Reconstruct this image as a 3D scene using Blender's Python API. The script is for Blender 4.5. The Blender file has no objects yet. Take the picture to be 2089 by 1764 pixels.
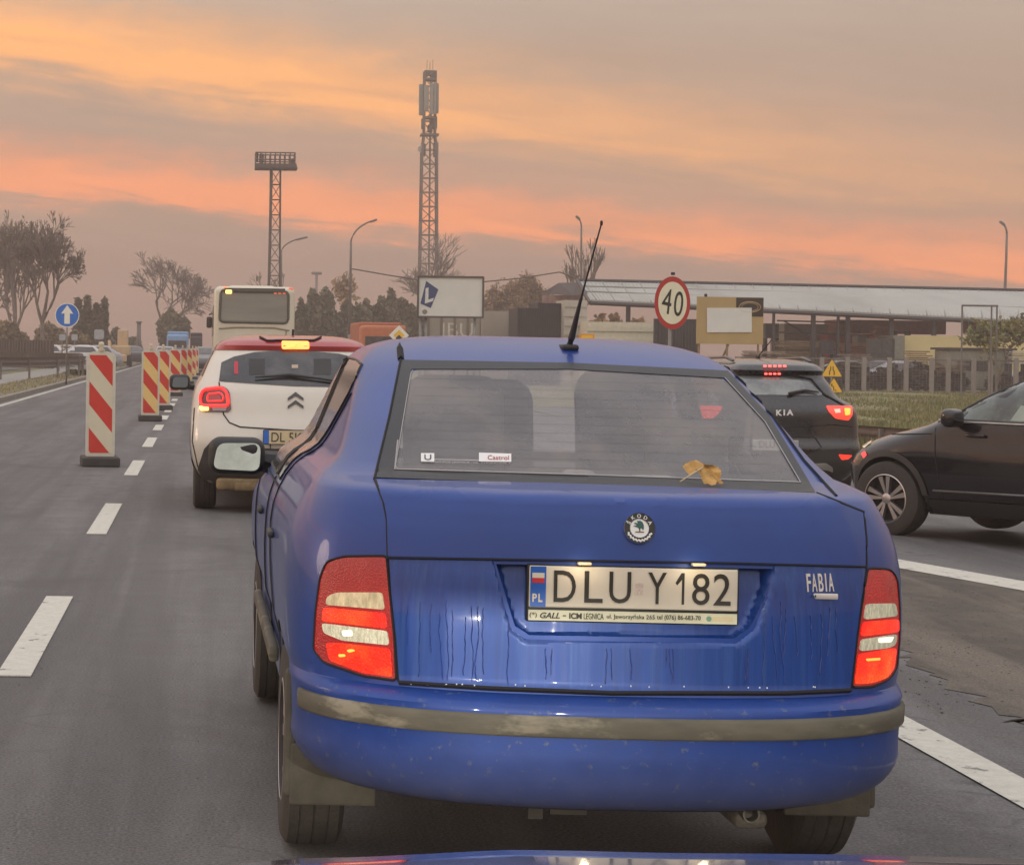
import bpy, bmesh, math, random
from mathutils import Vector, Matrix
from mathutils.bvhtree import BVHTree
from mathutils.geometry import intersect_point_line
R = math.radians
random.seed(7)
scene = bpy.context.scene
col = scene.collection

# ------------------------------------------------------------------ camera
FPX, PPX, PPY, ROLL, CAMH = 4300.0, 415.0, 708.0, R(0.8), 1.40   # measured on a 2089 x 1764 view of the photograph
cam = bpy.data.cameras.new('camera')
cam.sensor_width = 36.0; cam.sensor_fit = 'HORIZONTAL'
cam.lens = 36.0 * FPX / 2089.0
cam.shift_x = (2089 / 2 - PPX) / 2089.0
cam.shift_y = -(1764 / 2 - PPY) / 2089.0
cam.clip_start = 0.1; cam.clip_end = 3000
camo = bpy.data.objects.new('camera', cam); col.objects.link(camo)
cr, sr = math.cos(ROLL), math.sin(ROLL)
camo.matrix_world = Matrix(((cr, -sr, 0, 0), (0, 0, -1, 0), (sr, cr, 0, CAMH), (0, 0, 0, 1)))
scene.camera = camo

def ray(px, py):
    u, v = (px - PPX) / FPX, -(py - PPY) / FPX
    return Vector((u * cr - v * sr, 1.0, u * sr + v * cr))
def at(px, py, Z):
    d = ray(px, py)
    return Vector((d.x * Z, Z, CAMH + d.z * Z))
def g(x):                                             # cross fall of the carriageway
    return 0.0 if x <= 2 else (-0.045 * (x - 2) if x < 7 else -0.225)
def gr(px, py):
    d = ray(px, py); Z = CAMH / max(1e-4, -d.z)
    for _ in range(12): Z = (CAMH - g(d.x * Z)) / max(1e-4, -d.z)
    return Vector((d.x * Z, Z, g(d.x * Z)))

# ------------------------------------------------------------------ render / colour
scene.view_settings.view_transform = 'Standard'
scene.view_settings.look = 'None'
scene.view_settings.exposure = 0.12
scene.view_settings.gamma = 1.0
scene.view_settings.use_curve_mapping = False
scene.render.engine = 'CYCLES'
scene.cycles.use_denoising = True
scene.cycles.max_bounces = 8
scene.cycles.volume_bounces = 0
scene.cycles.transparent_max_bounces = 16
scene.cycles.sample_clamp_indirect = 4.0

# ------------------------------------------------------------------ world: dusk sky with two bands of lit cloud
class N:
    def __init__(s, t): s.t = t
    def n(s, typ, **k):
        x = s.t.nodes.new(typ)
        for a, b in k.items():
            if a.startswith('i_'):
                key = a[2:]
                key = int(key) if key.isdigit() else key.replace('_', ' ')
                s.put(x.inputs[key], b)
            else: setattr(x, a, b)
        return x
    def put(s, sock, v):
        if hasattr(v, 'links') or isinstance(v, bpy.types.NodeSocket): s.t.links.new(v, sock)
        else: sock.default_value = v
    def m(s, op, a, b=0.0, c=0.0, clamp=False):
        x = s.t.nodes.new('ShaderNodeMath'); x.operation = op; x.use_clamp = clamp
        for i, v in enumerate((a, b, c)): s.put(x.inputs[i], v)
        return x.outputs[0]
    def ramp(s, fac, stops, interp='LINEAR'):
        x = s.t.nodes.new('ShaderNodeValToRGB'); x.color_ramp.interpolation = interp
        el = x.color_ramp.elements
        while len(el) < len(stops): el.new(0.5)
        for e, (p, c) in zip(el, stops):
            e.position = p; e.color = (*c, 1) if len(c) == 3 else c
        s.put(x.inputs[0], fac); return x.outputs[0]
    def mix(s, fac, a, b, blend='MIX'):
        x = s.t.nodes.new('ShaderNodeMix'); x.data_type = 'RGBA'; x.blend_type = blend
        s.put(x.inputs[0], fac)
        for i, v in ((6, a), (7, b)):
            s.put(x.inputs[i], (*v, 1) if isinstance(v, tuple) and len(v) == 3 else v)
        return x.outputs[2]
    def noise(s, vec, scale, detail=3.0, rough=0.55, dist=0.0):
        x = s.t.nodes.new('ShaderNodeTexNoise')
        s.put(x.inputs['Vector'], vec); x.inputs['Scale'].default_value = scale
        x.inputs['Detail'].default_value = detail; x.inputs['Roughness'].default_value = rough
        x.inputs['Distortion'].default_value = dist
        return x.outputs['Fac']

SUN_EL, SUN_AZ = R(9), R(-75)          # low in the west, to the left of the road
world = bpy.data.worlds.new('World'); scene.world = world; world.use_nodes = True
wt = world.node_tree; wt.nodes.clear(); W = N(wt)
gen = W.n('ShaderNodeTexCoord').outputs['Generated']
sep = W.n('ShaderNodeSeparateXYZ', i_0=gen)
X_, Y_, Z_ = sep.outputs
az = W.m('ARCTAN2', X_, Y_)
el = W.m('ARCSINE', W.m('MULTIPLY', Z_, 0.9999))
def comb(a, b, c=0.0): return W.n('ShaderNodeCombineXYZ', i_0=a, i_1=b, i_2=c).outputs[0]
cv = comb(W.m('MULTIPLY', az, 3.0), W.m('MULTIPLY', el, 26.0))
cv2 = comb(W.m('MULTIPLY', az, 9.0), W.m('MULTIPLY', W.m('ADD', el, W.m('MULTIPLY', az, 0.11)), 95.0))
n1 = W.noise(cv, 1.7, 4, 0.6); n2 = W.noise(cv2, 1.0, 5, 0.62, 0.6)
n3 = W.noise(comb(W.m('MULTIPLY', az, 22.0), W.m('MULTIPLY', el, 60.0)), 1.6, 4, 0.6)
wob = W.m('ADD', W.m('MULTIPLY', W.m('SUBTRACT', n1, 0.5), 0.018), W.m('MULTIPLY', W.m('SUBTRACT', n2, 0.5), 0.022))
wob = W.m('ADD', wob, W.m('MULTIPLY', W.m('SUBTRACT', n3, 0.5), 0.018))
base = W.ramp(W.m('DIVIDE', W.m('MAXIMUM', el, 0.0), 1.57), [
    (0.0, (.46, .295, .235)), (0.025, (.50, .315, .235)), (0.05, (.62, .385, .26)), (0.085, (.56, .395, .28)),
    (0.11, (.59, .47, .375)), (0.18, (.67, .60, .545)), (0.45, (.98, .95, .97)), (1.0, (1.30, 1.30, 1.38))])
def band(slope, centre, lo, hi):
    t = W.m('SUBTRACT', W.m('ADD', W.m('ADD', el, W.m('MULTIPLY', az, slope)), wob), centre)
    up = W.m('DIVIDE', t, hi); dn = W.m('DIVIDE', t, lo)
    s = W.m('ADD', W.m('MULTIPLY', W.m('MAXIMUM', up, 0), W.m('MAXIMUM', up, 0)), W.m('MULTIPLY', W.m('MINIMUM', dn, 0), W.m('MINIMUM', dn, 0)))
    return W.m('POWER', 2.718, W.m('MULTIPLY', s, -1.0))
b1 = band(0.145, 0.128, 0.015, 0.024)
b2 = band(0.082, 0.0715, 0.0085, 0.015)
fade1 = W.m('MULTIPLY_ADD', az, -1.9, 1.02, clamp=True)
fade2 = W.m('MULTIPLY_ADD', az, -0.5, 1.0, clamp=True)
back = W.m('MULTIPLY_ADD', Y_, 1.4, 0.25, clamp=True)      # the glow fades away from the west
tex = W.m('MULTIPLY_ADD', n2, 1.5, 0.32)
f1 = W.m('MULTIPLY', W.m('MULTIPLY', b1, fade1), W.m('MULTIPLY', back, tex), clamp=True)
f2 = W.m('MULTIPLY', W.m('MULTIPLY', b2, fade2), W.m('MULTIPLY', back, tex), clamp=True)
sky = W.mix(f1, base, (1.55, .64, .16))
sky = W.mix(f2, sky, (1.55, .47, .15))
streak = W.m('MULTIPLY', W.m('SUBTRACT', n2, 0.5), 0.34)
sky = W.mix(1.0, sky, W.n('ShaderNodeCombineColor', i_0=W.m('ADD', 1.0, streak), i_1=W.m('ADD', 1.0, streak), i_2=W.m('ADD', 1.0, streak)).outputs[0], 'MULTIPLY')
# the warm western horizon to the left, behind the bare trees
wl = W.m('MULTIPLY', W.m('POWER', W.m('MAXIMUM', W.m('MULTIPLY', X_, -1.0), 0.0), 2.0), W.m('POWER', 2.718, W.m('MULTIPLY', W.m('ABSOLUTE', el), -4.0)))
sky = W.mix(W.m('MULTIPLY', wl, 0.9, clamp=True), sky, (1.9, .98, .62))
bk = W.m('MULTIPLY_ADD', W.m('MAXIMUM', W.m('MULTIPLY', Y_, -1.0), 0.0), 0.38, 1.0)
sky = W.mix(1.0, sky, W.n('ShaderNodeCombineColor', i_0=bk, i_1=bk, i_2=bk).outputs[0], 'MULTIPLY')
grd = W.m('MULTIPLY_ADD', el, 40.0, 1.0, clamp=True)
sky = W.mix(grd, (.10, .09, .08), sky)
nis = W.n('ShaderNodeTexSky', sky_type='NISHITA', sun_disc=False, sun_elevation=SUN_EL, sun_rotation=SUN_AZ)
bg1 = W.n('ShaderNodeBackground', i_Color=sky, i_Strength=1.0)
bg2 = W.n('ShaderNodeBackground', i_Color=nis.outputs[0], i_Strength=0.006)
add = W.n('ShaderNodeAddShader', i_0=bg1.outputs[0], i_1=bg2.outputs[0])
W.n('ShaderNodeOutputWorld', i_Surface=add.outputs[0])

sun = bpy.data.lights.new('sun', 'SUN'); sun.energy = 0.6; sun.angle = R(14); sun.color = (1.0, .74, .55)
so = bpy.data.objects.new('sun', sun); col.objects.link(so)
sd = Vector((math.sin(SUN_AZ) * math.cos(SUN_EL), math.cos(SUN_AZ) * math.cos(SUN_EL), math.sin(SUN_EL)))
so.rotation_euler = (-sd).to_track_quat('-Z', 'Y').to_euler()

# ------------------------------------------------------------------ materials
MATS = {}
def M(name, c, rough=.6, metal=0.0, var=.15, scale=6.0, bump=0.0, bscale=None, coat=0.0, emit=None, es=1.0,
      stretch=(1, 1, 1), spec=.5, c2=None, thr=None, trans=0.0, alpha=None, dirt=None, detail=4.0):
    if name in MATS: return MATS[name]
    m = bpy.data.materials.new(name); m.use_nodes = True; MATS[name] = m
    t = m.node_tree; t.nodes.clear(); K = N(t)
    out = K.n('ShaderNodeOutputMaterial'); b = K.n('ShaderNodeBsdfPrincipled')
    t.links.new(b.outputs[0], out.inputs[0])
    tc = K.n('ShaderNodeTexCoord').outputs['Object']
    mp = K.n('ShaderNodeMapping', i_Vector=tc); mp.inputs['Scale'].default_value = stretch
    v = mp.outputs[0]
    nz = K.noise(v, scale, detail, .6)
    dk = tuple(x * (1 - var) for x in c); lt = tuple(min(1.5, x * (1 + var)) for x in c)
    colr = K.ramp(nz, [(.3, dk), (.7, lt)])
    if c2 is not None:
        th = thr or (.5, .6, 2.0)
        n2_ = K.noise(v, th[2], 5, .65)
        f = K.ramp(n2_, [(th[0], (0, 0, 0)), (th[1], (1, 1, 1))])
        colr = K.mix(f, colr, c2)
    if dirt is not None:            # dust that settles low on the body: (colour, z_low, z_high, amount)
        dc, z0, z1, am = dirt
        zz = K.n('ShaderNodeSeparateXYZ', i_0=tc).outputs[2]
        f = K.m('MULTIPLY', K.m('DIVIDE', K.m('SUBTRACT', z1, zz), z1 - z0, clamp=True), am)
        f = K.m('MULTIPLY', f, K.m('MULTIPLY_ADD', K.noise(tc, 9.0, 6, .7), 1.2, .4), clamp=True)
        colr = K.mix(f, colr, dc)
    K.put(b.inputs['Base Color'], colr)
    b.inputs['Roughness'].default_value = rough; b.inputs['Metallic'].default_value = metal
    if rough > .15:
        K.put(b.inputs['Roughness'], K.m('MULTIPLY_ADD', nz, .16, rough - .08, clamp=True))
    b.inputs['Specular IOR Level'].default_value = spec
    b.inputs['Coat Weight'].default_value = coat; b.inputs['Coat Roughness'].default_value = .06
    if trans: b.inputs['Transmission Weight'].default_value = trans
    if emit is not None:
        b.inputs['Emission Color'].default_value = (*emit, 1); b.inputs['Emission Strength'].default_value = es
    if bump:
        bn = K.noise(v, bscale or scale * 3, 4, .6)
        bp = K.n('ShaderNodeBump', i_Height=bn); bp.inputs['Strength'].default_value = bump; bp.inputs['Distance'].default_value = .02
        K.put(b.inputs['Normal'], bp.outputs[0])
    if alpha is not None:
        K.put(b.inputs['Alpha'], alpha)
    return m

# ------------------------------------------------------------------ mesh tools
class MB:
    def __init__(s): s.v = []; s.f = []; s.mi = []; s.m = 0
    def add(s, vs, fs, m=None):
        o = len(s.v); s.v += [tuple(p) for p in vs]
        for f in fs: s.f.append([o + i for i in f]); s.mi.append(s.m if m is None else m)
    def box(s, c, d, rz=0.0, m=None, mat=None):
        x, y, z = (k / 2 for k in d); vs = [Vector((a * x, b * y, e * z)) for e in (-1, 1) for a, b in ((-1, -1), (1, -1), (1, 1), (-1, 1))]
        T = mat if mat is not None else Matrix.Rotation(rz, 4, 'Z')
        vs = [T @ p + Vector(c) for p in vs]
        s.add(vs, [(3, 2, 1, 0), (4, 5, 6, 7), (0, 1, 5, 4), (1, 2, 6, 5), (2, 3, 7, 6), (3, 0, 4, 7)], m)
    def tube(s, pts, r, n=6, m=None, cap=True):
        pts = [Vector(p) for p in pts]; rs = r if isinstance(r, (list, tuple)) else [r] * len(pts)
        rings = []
        for i, p in enumerate(pts):
            d = (pts[min(i + 1, len(pts) - 1)] - pts[max(i - 1, 0)]); d = d.normalized() if d.length > 1e-9 else Vector((0, 0, 1))
            a = d.cross(Vector((0, 0, 1))) if abs(d.z) < .9 else d.cross(Vector((1, 0, 0))); a.normalize(); b = d.cross(a)
            rings.append([p + (a * math.cos(2 * math.pi * k / n) + b * math.sin(2 * math.pi * k / n)) * rs[i] for k in range(n)])
        vs = [q for rr in rings for q in rr]
        fs = [(i * n + k, i * n + (k + 1) % n, (i + 1) * n + (k + 1) % n, (i + 1) * n + k) for i in range(len(pts) - 1) for k in range(n)]
        if cap: fs += [tuple(range(n - 1, -1, -1)), tuple((len(pts) - 1) * n + k for k in range(n))]
        s.add(vs, fs, m)
    def lathe(s, prof, n=32, axis='X', c=(0, 0, 0), m=None):      # prof: (along, radius)
        vs = []
        for a, r in prof:
            for k in range(n):
                t = 2 * math.pi * k / n; p = (a, r * math.cos(t), r * math.sin(t))
                if axis == 'Y': p = (p[1], a, p[2])
                if axis == 'Z': p = (p[1], p[2], a)
                vs.append(Vector(p) + Vector(c))
        fs = [(i * n + k, i * n + (k + 1) % n, (i + 1) * n + (k + 1) % n, (i + 1) * n + k) for i in range(len(prof) - 1) for k in range(n)]
        s.add(vs, fs, m)
    def prism(s, poly, thick, T=None, m=None):        # poly in (x, z); front face towards -y at y=0
        n = len(poly); T = T or Matrix.Identity(4)
        vs = [T @ Vector((x, 0, z)) for x, z in poly] + [T @ Vector((x, thick, z)) for x, z in poly]
        s.add(vs, [tuple(range(n)), tuple(range(2 * n - 1, n - 1, -1))] + [(i, i + n, (i + 1) % n + n, (i + 1) % n) for i in range(n)], m)
    def rbox(s, c, d, r, k=3, T=None, m=None, taper=0.0):
        h = [x / 2 for x in d]; r = min(r, *h); T = T or Matrix.Identity(4)
        def cs(hh): return [-hh + r * i / k for i in range(k + 1)] + [hh - r + r * i / k for i in range(k + 1)]
        A = [cs(x) for x in h]; nn = len(A[0])
        for ax in range(3):
            for sg in (-1, 1):
                a1, a2 = (ax + 1) % 3, (ax + 2) % 3; vs = []
                for p in A[a1]:
                    for q in A[a2]:
                        P = [0, 0, 0]; P[ax] = sg * h[ax]; P[a1] = p; P[a2] = q
                        Q = [max(-(h[i] - r), min(h[i] - r, P[i])) for i in range(3)]
                        D = Vector([P[i] - Q[i] for i in range(3)])
                        if D.length > 0: D = D.normalized() * r
                        V = Vector(Q) + D
                        if taper: f = 1 - taper * (V.z / h[2] + 1) / 2; V.x *= f; V.y *= f
                        vs.append(T @ V + Vector(c))
                fs = [(i * nn + j, (i + 1) * nn + j, (i + 1) * nn + j + 1, i * nn + j + 1) for i in range(nn - 1) for j in range(nn - 1)]
                if sg < 0: fs = [f[::-1] for f in fs]
                s.add(vs, fs, m)
    def build(s, name, mats, parent=None, smooth=False, merge=False, **tags):
        used = sorted({i for f in s.f for i in f})
        if len(used) < len(s.v): mp_ = {a: b for b, a in enumerate(used)}; s.v = [s.v[i] for i in used]; s.f = [[mp_[i] for i in f] for f in s.f]
        me = bpy.data.meshes.new(name); me.from_pydata(s.v, [], s.f)
        mats = mats if isinstance(mats, (list, tuple)) else [mats]
        for q in mats: me.materials.append(q)
        me.polygons.foreach_set('material_index', s.mi)
        if merge:
            b = bmesh.new(); b.from_mesh(me); bmesh.ops.remove_doubles(b, verts=b.verts, dist=1e-5); bmesh.ops.recalc_face_normals(b, faces=b.faces); b.to_mesh(me); b.free()
        me.validate(); me.update()
        return link(name, me, parent, smooth, **tags)

def link(name, me, parent=None, smooth=False, **tags):
    o = bpy.data.objects.new(name, me); col.objects.link(o); o.parent = parent
    if smooth is True: me.polygons.foreach_set('use_smooth', [True] * len(me.polygons))
    elif smooth:
        me.polygons.foreach_set('use_smooth', [True] * len(me.polygons)); me.set_sharp_from_angle(angle=R(smooth))
    for k, v in tags.items():
        if v is not None: o[{'cat': 'category'}.get(k, k)] = v
    return o
def thing(name, label, cat, loc=(0, 0, 0), rz=0.0, group=None):
    o = bpy.data.objects.new(name, None); col.objects.link(o); o.empty_display_size = .3
    o.location = loc; o.rotation_euler = (0, 0, rz); o['label'] = label; o['category'] = cat
    if group: o['group'] = group
    return o
def rootm(o): return Matrix.Translation(o.location) @ o.rotation_euler.to_matrix().to_4x4() @ Matrix.Diagonal((*o.scale, 1))
def dup(o, parent=None, **tags):
    c = o.copy(); col.objects.link(c); c.parent = parent
    for k, v in tags.items(): c[{'cat': 'category'}.get(k, k)] = v
    for ch in list(o.children): dup(ch, c)
    return c

def patch(poly, mapf, step, name=None, mats=None, parent=None, thick=0.0, disp=None, smooth=True, holes=None, matf=None, build=True, **tags):
    """polygon in a 2D chart, cut into a fine grid and laid on a surface by mapf -> (point, normal)"""
    b = bmesh.new(); vs = [b.verts.new((x, y, 0)) for x, y in poly]; b.faces.new(vs)
    bmesh.ops.triangulate(b, faces=b.faces)
    xs = [p[0] for p in poly]; ys = [p[1] for p in poly]
    for lo, hi, no in ((min(xs), max(xs), (1, 0, 0)), (min(ys), max(ys), (0, 1, 0))):
        n = max(1, int((hi - lo) / step))
        for i in range(1, n):
            c = lo + (hi - lo) * i / n
            bmesh.ops.bisect_plane(b, geom=b.verts[:] + b.edges[:] + b.faces[:], plane_co=Vector(no) * c, plane_no=no, dist=1e-7)
    bmesh.ops.remove_doubles(b, verts=b.verts, dist=step * 1e-3)
    uv = {}; nor = {}
    for v in b.verts:
        uv[v] = (v.co.x, v.co.y)
    for v in b.verts:
        p, nn = mapf(*uv[v])
        if disp: p = p - nn * disp(*uv[v])
        v.co = p; nor[v] = nn
    # face direction
    if b.faces:
        tot = sum(f.normal.dot(nor[f.verts[0]]) * f.calc_area() for f in b.faces if (f.normal_update() or True))
        if tot < 0: bmesh.ops.reverse_faces(b, faces=b.faces)
    if matf:
        for f in b.faces:
            cx = sum(uv[v][0] for v in f.verts) / len(f.verts); cy = sum(uv[v][1] for v in f.verts) / len(f.verts)
            f.material_index = matf(cx, cy)
    if thick:
        be = [e for e in b.edges if e.is_boundary]
        ex = bmesh.ops.extrude_edge_only(b, edges=be)
        nv = [q for q in ex['geom'] if isinstance(q, bmesh.types.BMVert)]
        src = {}
        for q in nv:
            for e in q.link_edges:
                o = e.other_vert(q)
                if o in nor: src[q] = nor[o]
        for q in nv: q.co = q.co - src.get(q, Vector((0, 1, 0))) * thick
        for f in b.faces:
            f.smooth = smooth
    me = bpy.data.meshes.new(name); b.to_mesh(me); b.free()
    for q in (mats if isinstance(mats, (list, tuple)) else [mats]): me.materials.append(q)
    return link(name, me, parent, 35 if thick else True, **tags)

def arc(cx, cy, r, a0, a1, n=8, ry=None):
    ry = ry or r
    return [(cx + r * math.cos(R(a0 + (a1 - a0) * i / n)), cy + ry * math.sin(R(a0 + (a1 - a0) * i / n))) for i in range(n + 1)]
def roundpoly(pts, r, n=4):
    out = []; L = len(pts)
    for i in range(L):
        p0, p1, p2 = Vector(pts[i - 1]), Vector(pts[i]), Vector(pts[(i + 1) % L])
        a = (p0 - p1); b_ = (p2 - p1); rr = min(r, a.length * .45, b_.length * .45)
        A = p1 + a.normalized() * rr; B = p1 + b_.normalized() * rr
        for k in range(n + 1):
            t = k / n; q = A * (1 - t) ** 2 + p1 * 2 * t * (1 - t) + B * t * t
            out.append((q.x, q.y))
    return out

def pchip(xs, ys):
    n = len(xs); h = [xs[i + 1] - xs[i] for i in range(n - 1)]; d = [(ys[i + 1] - ys[i]) / h[i] for i in range(n - 1)]
    m = [d[0]] + [0 if d[i - 1] * d[i] <= 0 else 2 * d[i - 1] * d[i] / (d[i - 1] + d[i]) for i in range(1, n - 1)] + [d[-1]]
    def f(x):
        x = max(xs[0], min(xs[-1], x)); i = 0
        while i < n - 2 and x > xs[i + 1]: i += 1
        t = (x - xs[i]) / h[i]
        return ((2 * t ** 3 - 3 * t * t + 1) * ys[i] + (t ** 3 - 2 * t * t + t) * h[i] * m[i] + (-2 * t ** 3 + 3 * t * t) * ys[i + 1] + (t ** 3 - t * t) * h[i] * m[i + 1])
    return f

# ---- text as mesh, lying in the XZ plane and facing -Y
_txt = {}
def text(body, size=1.0, sx=1.0, off=0.0, ext=0.001, shear=0.0, align='CENTER', space=1.0):
    cu = bpy.data.curves.new('txt', 'FONT'); cu.body = body; cu.size = size; cu.offset = off; cu.extrude = ext; cu.shear = shear
    cu.align_x = align; cu.align_y = 'CENTER'; cu.space_character = space; cu.resolution_u = 4
    o = bpy.data.objects.new('txt', cu); col.objects.link(o)
    bpy.context.view_layer.update()
    me = bpy.data.meshes.new_from_object(o.evaluated_get(bpy.context.evaluated_depsgraph_get()))
    bpy.data.objects.remove(o); bpy.data.curves.remove(cu)
    vs = [Vector((v.co.x * sx, -v.co.z, v.co.y)) for v in me.vertices]; fs = [tuple(p.vertices) for p in me.polygons]
    bpy.data.meshes.remove(me)
    return vs, fs
def put_text(mb, body, c, size, T=None, m=0, **k):
    vs, fs = text(body, size, **k); T = T or Matrix.Identity(4)
    zs = [v.z for v in vs]; dz = -(max(zs) + min(zs)) / 2 if vs else 0
    mb.add([T @ (v + Vector((0, 0, dz)) + Vector(c)) for v in vs], fs, m)

# ---- car body: a stack of plan outlines; rows of (z, half width, y rear, y front, rear corner depth, front corner depth)
def superq(w, D, n, k=8, kc=8):
    """quarter outline from (0,0) to (w,D)"""
    out = []
    xs = [.86 * i / k for i in range(k)]
    for x in xs: out.append((w * x, D * (1 - (1 - x ** n) ** (1 / n))))
    ph0 = math.asin(.86 ** (n / 2))
    for i in range(kc + 1):
        a = ph0 + (math.pi / 2 - ph0) * i / kc
        out.append((w * math.sin(a) ** (2 / n), D * (1 - max(0, math.cos(a)) ** (2 / n))))
    return out
class Body:
    def __init__(s, rows, nr=3.2, nf=2.8, dz=.022):
        s.rows = rows; zs = [r[0] for r in rows]
        s.fn = [pchip(zs, [r[i] for r in rows]) for i in range(1, 6)]
        s.nr, s.nf = nr, nf
        s.z = set(zs)
        for a, b in zip(zs, zs[1:]):
            n = max(1, int((b - a) / dz), int(abs(s.fn[1](b) - s.fn[1](a)) / .05), int(abs(s.fn[2](b) - s.fn[2](a)) / .12))
            for i in range(n): s.z.add(a + (b - a) * i / n)
        s.z = sorted(s.z)
    def ring(s, z, o=0.0):
        w, yr, yf, Dr, Df = (f(z) for f in s.fn); w += o; yr -= o; yf += o
        rq = superq(w, Dr, s.nr); fq = superq(w, Df, s.nf)
        half = [(x, yr + y) for x, y in rq]
        y0, y1 = yr + Dr, yf - Df
        half += [(w, y0 + (y1 - y0) * i / 14) for i in range(1, 14)]
        half += [(x, yf - y) for x, y in reversed(fq)]
        full = half + [(-x, y) for x, y in reversed(half[1:-1])]
        return full, len(half)
    def mesh(s, z0=-9, z1=9, o=0.0, caps=True, sel=None):
        zz = [z for z in s.z if z0 - 1e-6 <= z <= z1 + 1e-6]; mb = MB(); n = 0
        rings = []
        for z in zz:
            r, _ = s.ring(z, o); n = len(r); rings.append([Vector((x, y, z)) for x, y in r])
        vs = [p for r in rings for p in r]; fs = []
        for i in range(len(zz) - 1):
            for k in range(n):
                f = (i * n + k, i * n + (k + 1) % n, (i + 1) * n + (k + 1) % n, (i + 1) * n + k)
                if sel is None or sel(sum((vs[j] for j in f), Vector()) / 4): fs.append(f)
        if caps: fs += [tuple(range(n - 1, -1, -1)), tuple((len(zz) - 1) * n + k for k in range(n))]
        mb.add(vs, fs); return mb
def bvh_of(mb): return BVHTree.FromPolygons([Vector(v) for v in mb.v], mb.f)
def boolean(mb, cutters):
    """subtract closed cutter meshes"""
    me = bpy.data.meshes.new('b'); me.from_pydata(mb.v, [], mb.f)
    b = bmesh.new(); b.from_mesh(me); bmesh.ops.recalc_face_normals(b, faces=b.faces); b.to_mesh(me); b.free()
    o = bpy.data.objects.new('b', me); col.objects.link(o); tmp = [o]
    for c in cutters:
        cm = bpy.data.meshes.new('c'); cm.from_pydata(c.v, [], c.f)
        b = bmesh.new(); b.from_mesh(cm); bmesh.ops.remove_doubles(b, verts=b.verts, dist=1e-6); bmesh.ops.recalc_face_normals(b, faces=b.faces); b.to_mesh(cm); b.free()
        co = bpy.data.objects.new('c', cm); col.objects.link(co); tmp.append(co)
        md = o.modifiers.new('b', 'BOOLEAN'); md.operation = 'DIFFERENCE'; md.object = co; md.solver = 'EXACT'
    bpy.context.view_layer.update()
    res = bpy.data.meshes.new_from_object(o.evaluated_get(bpy.context.evaluated_depsgraph_get()))
    for q in tmp: bpy.data.objects.remove(q)
    return res
def finish_body(me, bvh, name, mats, parent, tol=.004, **tags):
    me.materials.clear()
    for q in mats: me.materials.append(q)
    for p in me.polygons:
        h = bvh.find_nearest(p.center)
        p.material_index = 0 if (h[0] is not None and h[3] < tol) else 1
    me.name = name
    return link(name, me, parent, 38, **tags)
def mcam(bvh, root, off):
    T = rootm(root); Ti = T.inverted(); o = Ti @ Vector((0, 0, CAMH)); R3 = Ti.to_3x3()
    def f(px, py):
        d = (R3 @ ray(px, py)).normalized(); h = bvh.ray_cast(o, d)
        if h[0] is None:
            best = None
            for k in range(5, 400):
                p = o + d * (k * .1); q = bvh.find_nearest(p)
                if best is None or q[3] < best[3]: best = q
            h = best
        n = h[1] if h[1].dot(d) < 0 else -h[1]
        return h[0] + n * off, n
    return f
def mside(bvh, sg, off):
    def f(y, z):
        h = bvh.ray_cast(Vector((sg * 5, y, z)), Vector((-sg, 0, 0)))
        if h[0] is None: h = bvh.find_nearest(Vector((sg * .8, y, z)))
        n = h[1] if h[1].x * sg > 0 else -h[1]
        return h[0] + n * off, n
    return f
def mrear(bvh, off, sg=-1, yo=5):
    def f(x, z):
        h = bvh.ray_cast(Vector((x, sg * yo * 2, z)), Vector((0, -sg, 0)))
        if h[0] is None: h = bvh.find_nearest(Vector((x, 0 if sg < 0 else 4, z)))
        n = h[1] if h[1].y * sg > 0 else -h[1]
        return h[0] + n * off, n
    return f
def seam(mb, mapf, pts, r=.003, step=12, n=4, m=None):
    P = []
    for a, b in zip(pts, pts[1:]):
        L = math.dist(a, b); k = max(1, int(L / step))
        P += [mapf(a[0] + (b[0] - a[0]) * i / k, a[1] + (b[1] - a[1]) * i / k)[0] for i in range(k)]
    P.append(mapf(*pts[-1])[0]); mb.tube(P, r, n, m)

def lensmat(name, base, ca, cb, s, scale=13.0, cell=150.0):
    m = bpy.data.materials.new(name); m.use_nodes = True; t = m.node_tree; t.nodes.clear(); K = N(t)
    out = K.n('ShaderNodeOutputMaterial'); b = K.n('ShaderNodeBsdfPrincipled'); t.links.new(b.outputs[0], out.inputs[0])
    tc = K.n('ShaderNodeTexCoord').outputs['Object']
    n = K.noise(tc, scale, 2, .5); vo = K.n('ShaderNodeTexVoronoi', i_Vector=tc); vo.inputs['Scale'].default_value = cell
    wv = K.m('MULTIPLY_ADD', vo.outputs['Distance'], 1.5, .5)
    b.inputs['Base Color'].default_value = (*base, 1); b.inputs['Roughness'].default_value = .25; b.inputs['Coat Weight'].default_value = .5; b.inputs['Coat Roughness'].default_value = .05
    K.put(b.inputs['Emission Color'], K.ramp(n, [(.42, ca), (.70, cb)])); K.put(b.inputs['Emission Strength'], K.m('MULTIPLY', wv, s))
    bp = K.n('ShaderNodeBump', i_Height=vo.outputs['Distance']); bp.inputs['Strength'].default_value = .4; bp.inputs['Distance'].default_value = .003; K.put(b.inputs['Normal'], bp.outputs[0])
    return m
rubber = M('tyre rubber', (.022, .021, .021), .8, var=.3, scale=20, bump=.3, dirt=((.12, .10, .075), 0, .7, .25))
trim = M('black trim', (.022, .022, .023), .55, var=.2, scale=30)
seamm = M('panel gap', (.006, .006, .008), .8, var=.0)
darkin = M('dark interior', (.03, .029, .03), .85, var=.2)
chrome = M('chrome', (.75, .75, .76), .16, metal=1.0, var=.05)
alloy = M('alloy', (.42, .41, .40), .38, metal=.8, var=.1)
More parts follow.
